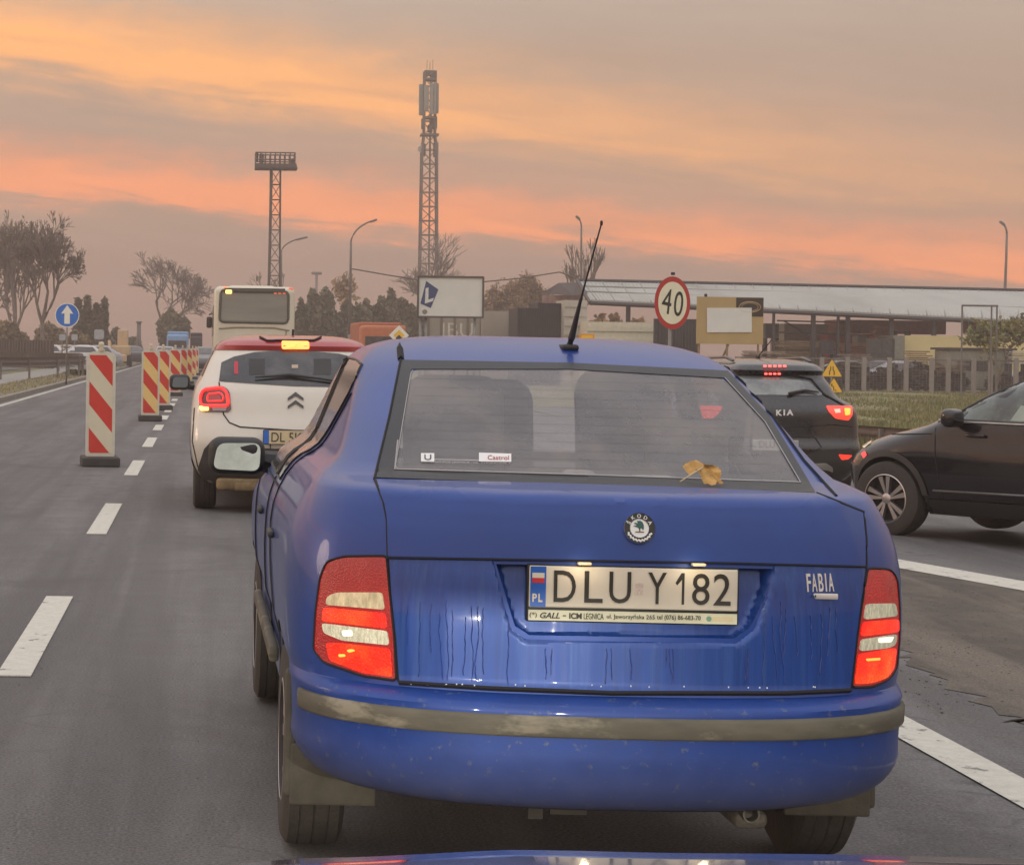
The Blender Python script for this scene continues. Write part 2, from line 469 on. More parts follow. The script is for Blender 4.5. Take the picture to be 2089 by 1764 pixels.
white_p = M('white retroreflective', (.78, .76, .68), .5, var=.05)
def wheel(parent, x, y, r, w, sg, rimr=.62, spokes=5, alloy_m=None, steel=False):
    """sg: side the outer face looks to"""
    e = MB(); hw = w / 2; R0 = r
    e.lathe([(-hw, r * rimr), (-hw, r * .9), (-hw * .82, r * .985), (-hw * .5, r), (-hw * .47, r * .985), (-hw * .4, r), (-hw * .05, r), (0, r * .985), (hw * .05, r), (hw * .4, r), (hw * .47, r * .985), (hw * .5, r), (hw * .82, r * .985), (hw, r * .9), (hw, r * rimr), (hw * .85, r * (rimr - .03)), (-hw * .85, r * (rimr - .03)), (-hw, r * rimr)], 44)
    t = e.build('wheel', rubber, parent, 40); t.location = (x, y, r)
    k = MB(); q = sg * hw; am = 0
    k.lathe([(q * .98, r * rimr), (q * 1.0, r * (rimr - .035)), (q * .8, r * (rimr - .07)), (q * .1, r * (rimr - .10)), (q * .08, .0)], 36, m=1)
    k.lathe([(q * .98, r * rimr), (q * 1.02, r * (rimr - .03)), (q * .8, r * (rimr - .065))], 36, m=0)
    k.lathe([(q * .2, r * .13), (q * .82, r * .14), (q * .9, r * .09), (q * .9, 0.0)], 18, m=0)
    for i in range(spokes):
        a = 2 * math.pi * i / spokes + .3
        def P(rad, da, ax): return Vector((ax, rad * math.cos(a + da), rad * math.sin(a + da)))
        for s0, s1 in ((-.20, -.30), (.20, .10)):
            r0, r1 = r * .12, r * (rimr - .03)
            vs = [P(r0, s0 - .25, q * .8), P(r0, s0 + .25, q * .8), P(r1, s1 + .11, q * .88), P(r1, s1 - .11, q * .88),
                  P(r0, s0 - .25, q * .45), P(r0, s0 + .25, q * .45), P(r1, s1 + .11, q * .6), P(r1, s1 - .11, q * .6)]
            k.add(vs, [(0, 1, 2, 3), (7, 6, 5, 4), (0, 4, 5, 1), (1, 5, 6, 2), (2, 6, 7, 3), (3, 7, 4, 0)], 0)
    k.build('rim', [alloy_m or alloy, darkin], t, 40)
    return t
def arch(y, z, r, sg, w, depth=.32):
    c = MB(); n = 40; prof = [(0, 0.0001), (0, r), (depth + .3, r), (depth + .3, 0.0001)]
    vs = []
    for a in (w - depth, w + .4):
        for k in range(n): vs.append((sg * a, y + r * math.cos(2 * math.pi * k / n), z + r * math.sin(2 * math.pi * k / n)))
    c.add(vs, [tuple(range(n)), tuple(range(n, 2 * n))] + [(k, (k + 1) % n, (k + 1) % n + n, k + n) for k in range(n)])
    return c
# ================================================================== ground, road, markings
def sheet(poly, dz, name, mat, step=6.0, **tags):
    def f(x, y): return Vector((x, y, g(x) + dz)), Vector((0, 0, 1))
    # split on the fall line by a fine grid in x
    return patch(poly, f, step, name, mat, None, **tags)
def asphalt_mat(name, base, patchc, warm):
    m = bpy.data.materials.new(name); m.use_nodes = True; t = m.node_tree; t.nodes.clear(); K = N(t)
    out = K.n('ShaderNodeOutputMaterial'); b = K.n('ShaderNodeBsdfPrincipled'); t.links.new(b.outputs[0], out.inputs[0])
    tc = K.n('ShaderNodeTexCoord').outputs['Object']
    st = K.n('ShaderNodeMapping', i_Vector=tc); st.inputs['Scale'].default_value = (1.0, .12, 1.0)
    big = K.noise(st.outputs[0], 1.3, 6, .65, .6); mid = K.noise(tc, 3.2, 5, .65); fine = K.noise(tc, 95.0, 3, .75); grit = K.noise(tc, 38.0, 4, .7)
    c = K.ramp(fine, [(.30, tuple(x * .62 for x in base)), (.52, base), (.72, tuple(x * 1.5 for x in base))])
    c = K.mix(K.ramp(big, [(.42, (0, 0, 0)), (.56, (1, 1, 1))]), c, patchc)
    s2 = K.n('ShaderNodeMapping', i_Vector=tc); s2.inputs['Scale'].default_value = (2.6, .035, 1.0)
    trk = K.noise(s2.outputs[0], 1.0, 4, .6, .2); oil = K.noise(tc, .55, 6, .7, .8)
    c = K.mix(K.ramp(trk, [(.44, (0, 0, 0)), (.60, (.5, .5, .5))]), c, tuple(x * .62 for x in base))
    c = K.mix(K.ramp(oil, [(.56, (0, 0, 0)), (.66, (.55, .55, .55))]), c, tuple(x * .55 for x in base))
    cr_ = K.n('ShaderNodeTexVoronoi', feature='DISTANCE_TO_EDGE', i_Vector=K.n('ShaderNodeVectorMath', operation='ADD', i_0=st.outputs[0], i_1=K.n('ShaderNodeTexNoise', i_Vector=tc, i_Scale=1.7).outputs['Color']).outputs[0]); cr_.inputs['Scale'].default_value = .55
    c = K.mix(K.m('MULTIPLY', K.ramp(cr_.outputs['Distance'], [(.0, (1, 1, 1)), (.012, (0, 0, 0))]), K.ramp(big, [(.48, (0, 0, 0)), (.60, (.8, .8, .8))])), c, tuple(x * .35 for x in base))
    c = K.mix(K.m('MULTIPLY', K.ramp(mid, [(.45, (0, 0, 0)), (.7, (1, 1, 1))]), .5), c, warm)
    c = K.mix(.8, c, K.ramp(fine, [(.30, (.35, .35, .35)), (.70, (1.5, 1.5, 1.5))]), 'MULTIPLY')
    c = K.mix(K.ramp(K.noise(tc, 17.0, 6, .75), [(.68, (0, 0, 0)), (.75, (1, 1, 1))]), c, tuple(x * .45 for x in base))
    K.put(b.inputs['Base Color'], c)
    K.put(b.inputs['Roughness'], K.m('MULTIPLY_ADD', mid, .35, .52, clamp=True)); b.inputs['Specular IOR Level'].default_value = .35
    h = K.m('ADD', K.m('MULTIPLY', fine, .6), grit)
    bp = K.n('ShaderNodeBump', i_Height=h); bp.inputs['Strength'].default_value = .55; bp.inputs['Distance'].default_value = .006
    K.put(b.inputs['Normal'], bp.outputs[0]); return m
asph = asphalt_mat('asphalt', (.108, .105, .104), (.152, .147, .146), (.132, .119, .110))
dirtm = asphalt_mat('dirt', (.135, .114, .09), (.062, .050, .040), (.18, .155, .12))
vergem = M('verge soil', (.20, .165, .105), .95, var=.35, scale=2.2, bump=.5, c2=(.13, .12, .06), thr=(.45, .6, .8))
grass_soil = M('grass soil', (.12, .13, .05), .95, var=.4, scale=1.3, bump=.6, c2=(.18, .15, .08), thr=(.5, .62, .35))
paving = M('paving', (.27, .26, .235), .85, var=.15, scale=1.5, bump=.1)
white_l = M('road marking', (.56, .545, .47), .7, var=.12, scale=22, c2=(.20, .19, .175), thr=(.60, .66, 11), bump=.3, stretch=(1, 1, 1), detail=6)
white_w = M('worn road marking', (.50, .49, .42), .75, var=.2, scale=14, c2=(.16, .15, .14), thr=(.56, .62, 6), bump=.3, detail=6)

gm = MB(); xs = [-450, -300, -100, -40, -15, -8, -4, 0, 2, 3, 4, 5, 6, 7, 10, 20, 40, 100, 300, 450]; ys = [-60, -20, 0, 5, 10, 20, 40, 80, 160, 300, 450]
gm.add([(x, y, g(x) - .02) for y in ys for x in xs], [(j * len(xs) + i, j * len(xs) + i + 1, (j + 1) * len(xs) + i + 1, (j + 1) * len(xs) + i) for j in range(len(ys) - 1) for i in range(len(xs) - 1)])
gm.build('ground', grass_soil, kind='structure')
def strip_sheet(x0, x1, y0, y1, dz, name, mat, **k):
    m = MB(); X = sorted({x0, x1} | {x for x in (2.0, 3, 4, 5, 6, 7.0) if x0 < x < x1}); 
    m.add([(x, y, g(x) + dz) for y in (y0, y1) for x in X], [(i, i + 1, len(X) + i + 1, len(X) + i) for i in range(len(X) - 1)]); return m.build(name, mat, **k)
strip_sheet(-4.85, 11.2, -30, 400, 0.0, 'road', asph, kind='structure')
# kerb, verge and footway on the left
kb = MB(); kb.box((-4.98, 150, .02), (.15, 360, .16)); kb.build('kerb', M('kerb stone', (.24, .22, .19), .85, var=.2, scale=3), kind='structure')
strip_sheet(-6.6, -5.055, -30, 330, .09, 'verge', vergem, kind='structure')
strip_sheet(-8.6, -6.602, -30, 330, .10, 'pavement', paving, kind='structure')
strip_sheet(-30, -10.5, 60, 400, .005, 'side_road', asph, kind='structure')
# broken line: built from where its pieces meet the ground
def slab_mark(name, quad, mat, **k):
    m = MB(); P = [gr(*q) for q in quad]; m.add([(p.x, p.y, g(p.x) + .006) for p in P] + [(p.x, p.y, g(p.x) + .001) for p in P], [(0, 1, 2, 3), (0, 4, 5, 1), (1, 5, 6, 2), (2, 6, 7, 3), (3, 7, 4, 0)]); return m.build(name, mat, **k)
mk = MB()
dash = [(1380, 1218), (1090, 1028), (970, 940), (912, 893), (878, 867), (856, 848), (841, 834), (828, 823), (818, 814)]
def lane_x(py): return 415 + (715 - py) * .583
for y0, y1 in dash:
    a, b = gr(lane_x(y0), y0), gr(lane_x(y1), y1); w = .074
    mk.add([(p.x + sx * w, p.y, zz) for zz in (.002, .007) for p, sx in ((a, -1), (a, 1), (b, 1), (b, -1))], [(4, 5, 6, 7), (0, 1, 5, 4), (1, 2, 6, 5), (2, 3, 7, 6), (3, 0, 4, 7)])
mk.build('lane_line', white_l, kind='structure')
strip_sheet(-4.68, -4.52, 8, 330, .006, 'edge_line', white_w, kind='structure')
strip_sheet(2.62, 2.82, 3.2, 300, .006, 'gore_line', white_l, kind='structure')
q = [gr(1600, 1101), gr(3000, 1346), gr(3000, 1372), gr(1600, 1117)]
mk = MB(); n = 10
for i in range(n):
    a0, a1 = i / n, (i + 1) / n; P = [q[0].lerp(q[1], a0), q[0].lerp(q[1], a1), q[3].lerp(q[2], a1), q[3].lerp(q[2], a0)]
    mk.add([(p.x, p.y, g(p.x) + .006) for p in P], [(3, 2, 1, 0)])
mk.build('turning_line', white_l, kind='structure')
# dirty strip between the two white lines
rn = random.Random(5)
P = [gr(1560, 1135), gr(1840, 1150), gr(1960, 1170), gr(2089, 1198), gr(2300, 1240), gr(2420, 1500), gr(2200, 1470), gr(2080, 1480), gr(2000, 1425), gr(1900, 1372), gr(1830, 1330), gr(1640, 1250)]
Pp = []
for a, b in zip(P, P[1:] + P[:1]):
    for k in range(5):
        t = k / 5; p = a.lerp(b, t); j = .0 if (a in P[:4] and k) else .09; Pp.append((p.x + rn.uniform(-j, j), p.y + rn.uniform(-j, j)))
sheet(Pp, .003, 'dirt_patch', dirtm, step=.5, kind='structure')
# pebbles and crumbs of asphalt on the dirt: nobody could count them
pm = MB(); rn = random.Random(9)
for k in range(900):
    if k < 520: p = gr(rn.uniform(1830, 2089), rn.triangular(1170, 1480, 1240))
    else: p = Vector((rn.uniform(-4.5, 4.5), rn.uniform(3.5, 26), 0))
    s_ = rn.uniform(.002, .007 if k < 520 else .004)
    pm.box((p.x, p.y, g(p.x) + s_ * .35), (s_ * rn.uniform(.7, 1.8), s_ * rn.uniform(.7, 1.6), s_), rz=rn.uniform(0, 3), m=0)
pm.build('grit', M('grit', (.13, .115, .10), .9, var=.5, scale=3), kind='stuff', label='loose grit and crumbs of asphalt scattered over the roadway', cat='gravel')
# ================================================================== the blue saloon in front
car = thing('blue_saloon_car', 'wet dark blue four-door saloon with lit tail lights, right in front of the camera', 'car', (1.022, 5.02, 0), R(0.35))
car.rotation_euler[1] = R(0.5)
DUST = (.13, .115, .085)
blue = M('blue paint', (.005, .043, .24), .40, metal=.25, var=.09, scale=3, coat=.42, dirt=(DUST, .1, .62, .38))
# z, w, yr, yf, Dr, Df
rows = [(.262, .54, .60, 3.95, .52, .5), (.280, .58, .52, 4.10, .52, .6), (.290, .640, .10, 4.12, .52, .6), (.302, .690, .06, 4.15, .53, .6), (.325, .730, .03, 4.18, .53, .6), (.36, .758, .012, 4.18, .53, .6), (.40, .773, .004, 4.19, .53, .6), (.43, .770, 0, 4.2, .53, .6),
        (.50, .773, 0, 4.2, .53, .6), (.545, .776, .004, 4.19, .53, .6), (.562, .780, .018, 4.18, .53, .6), (.575, .786, .045, 4.17, .53, .6), (.60, .794, .052, 4.16, .53, .6),
        (.75, .802, .056, 4.10, .53, .62), (.83, .800, .064, 3.98, .53, .7), (.90, .792, .078, 3.6, .53, .8), (.96, .774, .090, 3.15, .53, .7), (1.0, .755, .100, 2.95, .53, .5),
        (1.036, .733, .112, 2.9, .52, .4), (1.048, .722, .132, 2.86, .50, .4), (1.056, .712, .22, 2.84, .44, .4), (1.064, .704, .34, 2.82, .37, .38), (1.073, .685, .43, 2.8, .31, .36),
        (1.10, .657, .50, 2.76, .26, .35), (1.20, .614, .71, 2.58, .26, .35), (1.30, .577, .93, 2.40, .27, .35), (1.366, .548, 1.09, 2.27, .27, .33), (1.395, .515, 1.18, 2.18, .28, .3),
        (1.42, .46, 1.29, 2.08, .28, .3), (1.437, .37, 1.42, 1.95, .2, .2), (1.445, .26, 1.52, 1.82, .12, .12)]
B = Body(rows, nr=2.6)
bm_ = B.mesh(); bv = bvh_of(bm_)
cuts = []
inner = Body([(z, w - .05, yr + .06, yf - .06, D, E) for z, w, yr, yf, D, E in rows if .80 < z < 1.43], dz=.03)
cuts.append(inner.mesh(z0=.82, z1=1.405))
Ti = rootm(car).inverted()
def L(px, py, Z): return Ti @ at(px, py, Z)
rw_in = roundpoly([(840, 754), (1160, 754), (1478, 772), (1560, 862), (1633, 986), (1200, 971), (806, 959)], 14)
def ray_prism(poly, z0, z1):
    c = MB(); n = len(poly); c.add([L(x, y, z0) for x, y in poly] + [L(x, y, z1) for x, y in poly], [tuple(range(n)), tuple(range(n, 2 * n))] + [(i, (i + 1) % n, (i + 1) % n + n, i + n) for i in range(n)]); return c
cuts.append(ray_prism(rw_in, 5.15, 6.5))
w_rear = [(1.72, .975), (1.62, 1.06), (1.42, 1.16), (1.23, 1.265), (1.21, 1.315), (1.26, 1.350), (1.50, 1.362), (1.86, 1.366), (1.90, 1.2), (1.93, .975)]
w_front = [(1.98, .975), (1.96, 1.2), (1.91, 1.366), (2.12, 1.352), (2.35, 1.26), (2.62, 1.10), (2.78, .985)]
def side_prism(poly, x0, x1):
    c = MB(); n = len(poly); c.add([(x0, y, z) for y, z in poly] + [(x1, y, z) for y, z in poly], [tuple(range(n)), tuple(range(n, 2 * n))] + [(i, (i + 1) % n, (i + 1) % n + n, i + n) for i in range(n)]); return c
for sg in (-1, 1):
    cuts.append(side_prism(w_rear, sg * .35, sg * 1.2)); cuts.append(side_prism(w_front, sg * .351, sg * 1.21))
ws = [(-.58, 1.03), (.58, 1.03), (.46, 1.355), (-.46, 1.355)]
c = MB(); c.add([(x, 1.9, z) for x, z in ws] + [(x, 3.4, z) for x, z in ws], [(0, 1, 2, 3), (7, 6, 5, 4), (0, 4, 5, 1), (1, 5, 6, 2), (2, 6, 7, 3), (3, 7, 4, 0)]); cuts.append(c)
for y in (.95, 3.40):
    for sg in (-1, 1): cuts.append(arch(y, .29, .335, sg, .82))
rec_poly = [(1006, 1141), (1583, 1151), (1566, 1220), (1536, 1288), (1500, 1312), (1074, 1304), (1042, 1282), (1022, 1210)]
cuts.append(ray_prism([(1012, 1150), (1577, 1160), (1560, 1220), (1530, 1280), (1497, 1302), (1080, 1295), (1050, 1276), (1030, 1210)], 4.9, 5.25))
body_me = boolean(bm_, cuts)
finish_body(body_me, bv, 'body', [blue, darkin], car)
mc = lambda off: mcam(bv, car, off)
# trunk lid: upper and lower face
lid_up = [(768, 982), (900, 984), (1150, 990), (1400, 998), (1664, 1010), (1757, 1047), (1762, 1100), (1762, 1154), (1500, 1147), (1150, 1141), (793, 1135), (791, 1060), (787, 1030)]
lid = patch(lid_up, mc(.006), 7, 'trunk_lid', blue, car, thick=.012)
lid_lo = [(794, 1140), (1150, 1145), (1500, 1151), (1762, 1159), (1757, 1200), (1744, 1300), (1732, 1403), (1600, 1409), (1250, 1409), (1000, 1399), (816, 1387), (808, 1300), (798, 1210)]
rp_big = [(960, 1050), (1630, 1060)] + [(1583, 1151), (1570, 1215), (1542, 1286), (1504, 1316), (1070, 1308), (1038, 1284), (1018, 1210), (1002, 1141)]
def inpoly(x, y, P):
    r = False
    for (x1, y1), (x2, y2) in zip(P, P[1:] + P[:1]):
        if (y1 > y) != (y2 > y) and x < (x2 - x1) * (y - y1) / (y2 - y1) + x1: r = not r
    return r
def dpoly(x, y, P):
    best = 1e9; p = Vector((x, y, 0))
    for a, b in zip(P, P[1:] + P[:1]):
        a, b = Vector((*a, 0)), Vector((*b, 0)); q, t = intersect_point_line(p, a, b); t = max(0, min(1, t)); best = min(best, (a + (b - a) * t - p).length)
    return best
def rec(x, y):
    if not inpoly(x, y, rp_big): return 0
    t = min(1, dpoly(x, y, rp_big) / 19.0); return .034 * t * t * (3 - 2 * t)
wetblue = M('wet blue paint', (.005, .045, .24), .40, metal=.25, var=.16, scale=3.0, coat=.5, stretch=(26, 26, .9), detail=6, c2=(.02, .075, .27), thr=(.50, .75, 2.2))
lower = patch(lid_lo, mc(.005), 6.5, 'lower_panel', wetblue, lid, thick=.012, disp=rec)
# panel gaps round the lid, roof ditches, door edges
sm = MB(); f2 = mc(.002)
for pts, r in (([(766, 980), (784, 1024), (791, 1060), (793, 1135), (798, 1210), (808, 1300), (814, 1389)], .0045), ([(1666, 1008), (1760, 1045), (1765, 1100), (1765, 1156)], .0045),
               ([(1764, 1157), (1757, 1215), (1746, 1300), (1735, 1404)], .0035), ([(815, 1391), (1000, 1403), (1250, 1413), (1600, 1413), (1733, 1407)], .007),
               ([(818, 733), (816, 712), (814, 690)], .010), ([(1482, 737), (1510, 760), (1560, 828), (1640, 940), (1706, 1012)], .004), ([(818, 735), (795, 850), (764, 978)], .004)):
    seam(sm, f2, pts, r)
sm.build('panel_gap', seamm, car)
f3 = mc(.010)
sp = MB(); seam(sp, f3, [(793, 1139), (1150, 1144), (1500, 1150), (1762, 1157)], .0022, m=0); sp.build('lid_crease', seamm, lid)
# water streaks
wet = M('water streak', (.012, .042, .215), .3, var=.1, coat=1.0)
st = MB(); rnd = random.Random(4)
def on_lid(x, y):
    p, n = mc(.0062)(x, y); return p - n * rec(x, y), n
xs = [833, 846, 858, 868, 881, 897, 911, 922, 934, 950, 962, 975, 986, 995, 1034, 1044, 1046, 1112, 1119, 1126, 1236, 1245, 1284, 1290, 1358, 1364, 1371, 1520, 1526, 1560, 1573, 1590, 1601, 1618, 1650, 1672, 1690, 1703]
for x in xs:
    y0 = 1322 if 1100 < x < 1540 else rnd.uniform(1225, 1262); y1 = rnd.uniform(1372, 1398) + (8 if x > 1000 else 0); p = []; xx = x; y = y0
    while y < y1:
        p.append(on_lid(xx, y)[0]); y += 9; xx += rnd.uniform(-1.8, 1.8)
    if rnd.random() < .3: continue
    if rnd.random() < .25: p = p[:len(p) * 2 // 3]
    if len(p) > 2: st.tube(p, [.0007 + .0009 * rnd.random() for _ in p], 5)
st.build('water_streaks', wet, lid)
dr = MB()
for k in range(20):
    x = rnd.uniform(820, 1725); q = on_lid(x, 1396 + (x - 820) / 905 * 8 + rnd.uniform(-3, 1))[0]
    dr.rbox(q, (.0035, .002, .004), .0018, k=1)
dr.build('water_drops', M('water drop', (.6, .65, .7), .05, coat=1.0, var=0), lid)
# bumper
def strip_loft(Bd, zo, sel):
    mb = MB(); rings = []
    for z, o in zo:
        r, _ = Bd.ring(z, o); rings.append([Vector((x, y, z)) for x, y in r]); n = len(r)
    vs = [p for r in rings for p in r]; fs = [(i * n + k, i * n + (k + 1) % n, (i + 1) * n + (k + 1) % n, (i + 1) * n + k) for i in range(len(zo) - 1) for k in range(n)]
    fs = [f for f in fs if sel(sum((vs[j] for j in f), Vector()) / 4)]
    mb.add(vs, fs); return mb
zb = [(.2815, -.04), (.284, .0), (.293, .005), (.305, .007)] + [(.32 + .02 * i, .007) for i in range(11)] + [(.535, .007), (.548, .010), (.556, .008), (.566, .004), (.574, .0)]
bump = strip_loft(B, zb, lambda c: c.y < .60 - max(0, .42 - c.z) * .5)
blue2 = M('bumper paint', (.006, .041, .228), .5, metal=.2, var=.14, scale=9, coat=.25, c2=(.10, .12, .17), thr=(.60, .74, 38), dirt=(DUST, .26, .46, .55), detail=8)
bp = bump.build('bumper', blue2, car, 50)
rub_m = M('rubbing strip', (.095, .088, .066), .75, var=.25, scale=14, c2=(.20, .182, .135), thr=(.52, .62, 9), stretch=(.5, .5, 1.6))
strip_loft(B, [(.480, .004), (.482, .013), (.487, .016), (.524, .016), (.531, .013), (.533, .004)], lambda c: c.y < .36).build('rubbing_strip', rub_m, bp, 50)
lip = strip_loft(B, [(.272, -.07), (.278, -.022), (.286, .001), (.294, .0065)], lambda c: c.y < .5).build('bumper_lip', M('dusty underside', (.10, .088, .062), .9, var=.4, scale=12), bp, 50)
# tail lights
red_dull = lensmat('red lens', (.20, .012, .014), (.7, .012, .012), (1.0, .03, .02), .17, 10, 240)
red_lit = lensmat('lit red lens', (.22, .006, .004), (1.0, .012, .004), (1.0, .075, .012), .98, 9, 260)
red_bot = lensmat('lit brake lens', (.22, .008, .004), (1.0, .02, .005), (1.0, .11, .012), .85, 11, 190)
clear_l = M('clear lens', (.55, .46, .28), .2, var=.4, scale=28, coat=1.0, bump=.25, stretch=(3, 1, 1), emit=(.9, .8, .5), es=.10)
clear_h = M('bright clear lens', (.62, .60, .44), .2, var=.4, scale=40, coat=1.0, bump=.5, stretch=(4, 1, 1), emit=(1, 1, .7), es=.10)
def lamp(outline, segs):
    l = patch(roundpoly(outline, 10, 3), mc(.004), 9, 'tail_light', red_dull, car, thick=.012)
    s_ = MB(); O = roundpoly(outline, 10, 3); seam(s_, mc(.004), O + [O[0]], .0035, m=0); s_.build('seal', seamm, l)
    for poly, m, off in segs: patch(roundpoly(poly, 7, 3), mc(off), 8, 'lens', m, l, thick=.004)
lamp([(668, 1146), (702, 1135), (790, 1134), (797, 1210), (806, 1300), (810, 1388), (742, 1378), (662, 1350), (642, 1325), (646, 1250), (655, 1180)],
     [([(670, 1217), (690, 1208), (782, 1208), (787, 1243), (668, 1233)], clear_l, .0075), ([(663, 1238), (788, 1250), (791, 1281), (660, 1266)], red_lit, .0075),
      ([(660, 1270), (792, 1286), (796, 1315), (700, 1305), (664, 1290)], clear_h, .0078), ([(668, 1310), (700, 1311), (797, 1322), (802, 1380), (742, 1371), (676, 1346)], red_bot, .0075)])
lamp([(1767, 1159), (1814, 1161), (1827, 1180), (1832, 1240), (1831, 1300), (1826, 1362), (1812, 1385), (1778, 1400), (1735, 1402), (1746, 1300), (1758, 1215)],
     [([(1763, 1231), (1822, 1230), (1826, 1256), (1758, 1263)], clear_h, .0075), ([(1757, 1268), (1829, 1262), (1829, 1288), (1752, 1297)], red_lit, .0075),
      ([(1753, 1303), (1825, 1292), (1822, 1314), (1806, 1321), (1749, 1327)], clear_h, .0078), ([(1748, 1333), (1824, 1320), (1819, 1362), (1806, 1380), (1776, 1392), (1741, 1395)], red_bot, .0075)])
glow = M('lens glow', (.9, .4, .1), .3, emit=(1.0, .30, .03), es=1.3); glow2 = M('lens glow faint', (.6, .1, .03), .3, emit=(1.0, .10, .02), es=1.0)
lamps_ = [o for o in car.children if o.name.startswith('tail_light')]
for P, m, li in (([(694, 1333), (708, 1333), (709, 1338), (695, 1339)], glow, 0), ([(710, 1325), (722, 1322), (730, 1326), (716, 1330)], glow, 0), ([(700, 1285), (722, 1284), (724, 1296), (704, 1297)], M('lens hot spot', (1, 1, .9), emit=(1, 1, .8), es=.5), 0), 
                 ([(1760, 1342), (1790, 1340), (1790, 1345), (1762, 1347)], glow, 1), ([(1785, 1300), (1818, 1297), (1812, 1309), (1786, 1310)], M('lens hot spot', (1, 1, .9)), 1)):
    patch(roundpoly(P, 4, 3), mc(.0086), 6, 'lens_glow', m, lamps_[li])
# rear window: painted border, hazy glass, stickers
border = M('glass border', (.016, .018, .021), .5, var=.25, scale=25, coat=.06)
rw_out = [(819, 735), (1160, 741), (1484, 757), (1570, 850), (1664, 1006), (1200, 990), (767, 975)]
rwi = [(840, 754), (1160, 754), (1478, 772), (1560, 862), (1633, 986), (1200, 971), (806, 959)]
glassm = M('hazy rear glass', (.20, .195, .205), .35, var=.2, scale=5, coat=.35, c2=(.34, .31, .29), thr=(.42, .7, 3.0), alpha=.54, stretch=(1, 1, 1))
rg = patch(roundpoly(rwi, 12), mc(.0), 14, 'rear_window', glassm, car)
for i in range(7):
    j = (i + 1) % 7
    patch([rw_out[i], rw_out[j], rwi[j], rwi[i]], mc(.0022), 12, 'window_border', border, rg)
el_ = MB(); seam(el_, mc(.0035), roundpoly(rwi, 12)[-6:] + roundpoly(rwi, 12)[:3], .0012)
seam(el_, mc(.0035), [(1478, 772), (1560, 862), (1633, 986)], .0016); seam(el_, mc(.0035), [(1633, 986), (1200, 971), (806, 959), (812, 900)], .0022)
el_.build('glass_edge', M('pale glass edge', (.36, .36, .36), .5), rg)
htm = M('heating wires', (.16, .15, .14), .6)
ht = MB()
for k in range(11):
    y = 772 + k * 17.5; xa = 838 - (y - 754) * .165; xb = 1478 + (y - 772) * .72
    seam(ht, mc(.001), [(xa + 12, y), (xb - 22, y + 12 + k * .6)], .00018, step=40)
ht.build('heating_wires', htm, rg)
bar = M('sticker white', (.75, .75, .73), .5, var=.05); navy = M('sticker navy', (.05, .06, .12), .5)
def px_text(mb, body, x0, x1, yc, hpx, off, m=0, slope=.018, **k):
    vs, fs = text(body, 1.0, **k); xs_ = [v.x for v in vs]; zs_ = [v.z for v in vs]; a, b = min(xs_), max(xs_); c0, c1 = min(zs_), max(zs_)
    F = mc(off); out = []
    for v in vs:
        fx = (v.x - a) / (b - a); fz = (v.z - c0) / (c1 - c0)
        x = x0 + (x1 - x0) * fx; out.append(F(x, yc + hpx / 2 - hpx * fz + slope * (x - x0))[0])
    mb.add(out, fs, m)
patch([(859, 926), (886, 926), (886, 944), (859, 943)], mc(.003), 20, 'window_sticker', bar, rg)
s2 = MB(); px_text(s2, 'U', 866, 880, 935, 11, .0045); s2.build('sticker_mark', navy, rg)
patch([(977, 925), (1043, 927), (1043, 944), (977, 943)], mc(.003), 20, 'window_sticker', bar, rg)
s2 = MB(); s2.m = 0; px_text(s2, 'Castrol', 995, 1038, 935.5, 9, .0045); s2.build('sticker_mark', M('sticker red', (.55, .06, .05), .5), rg)
s2 = MB(); seam(s2, mc(.003), [(886, 939), (977, 941)], .0009); px_text(s2, 'AUTO SERVICE LEGNICA - UL. CHOJNOWSKA', 860, 1042, 944, 4, .0035); s2.build('sticker_line', bar, rg)
# emblem
def plaque(px, py, off=.006):
    p, n = mc(off)(px, py); n = n.normalized(); zt = math.asin(max(-1, min(1, n.z))); yaw = math.atan2(n.x, -n.y)
    return Matrix.Translation(p) @ Matrix.Rotation(yaw, 4, 'Z') @ Matrix.Rotation(-zt, 4, 'X')
T = plaque(1302, 1079, .007); e = MB(); r = .039
e.lathe([(.002, r * 1.0), (-.006, r * 1.0), (-.009, r * .955), (-.006, r * .93)], 40, 'Y', m=0)
e.lathe([(-.006, r * .94), (-.0062, r * .60)], 40, 'Y', m=1)
e.lathe([(-.0062, r * .62), (-.0085, r * .585), (-.006, r * .56)], 40, 'Y', m=0)
e.lathe([(-.0064, r * .57), (-.0068, 0.0)], 40, 'Y', m=2)
for i, ch in enumerate('ŠKODA'):
    a = R(62 - 31 * i); put_text(e, ch, (0, 0, r * .77), .0125 if i else .0125, T=Matrix.Rotation(-a, 4, 'Y') @ Matrix.Translation((0, -.0066, 0)), m=3, off=.0002, ext=.0004)
for i in range(9):
    a = R(118 + 15.5 * i); e.rbox((r * .77 * math.sin(a), -.0068, r * .77 * math.cos(a)), (.009, .002, .0048), .001, k=1, T=Matrix.Rotation(a + .5, 4, 'Y'), m=3)
for poly in ([(-.010, .0125), (-.003, .0105), (-.006, .0165), (.002, .0175), (.0075, .014), (.0105, .007), (.0105, -.002), (.0085, -.006), (.006, -.001), (.002, -.0015), (.0, -.005), (-.003, .0), (-.009, .002), (-.015, .0045), (-.008, .0058), (-.004, .0045), (-.009, .0085), (-.0135, .0105)],):
    e.prism(poly, .001, Matrix.Translation((0, -.0082, .001)), 4)
e.prism([(-.0015, -.009), (.0015, -.009), (.001, .0), (-.001, .0)], .001, Matrix.Translation((.0005, -.0082, .001)), 5)
e.prism([(-.011, -.0115), (.011, -.0115), (.010, -.0092), (-.010, -.0092)], .001, Matrix.Translation((0, -.0082, .001)), 5)
e.v = [tuple(T @ Vector(v)) for v in e.v]
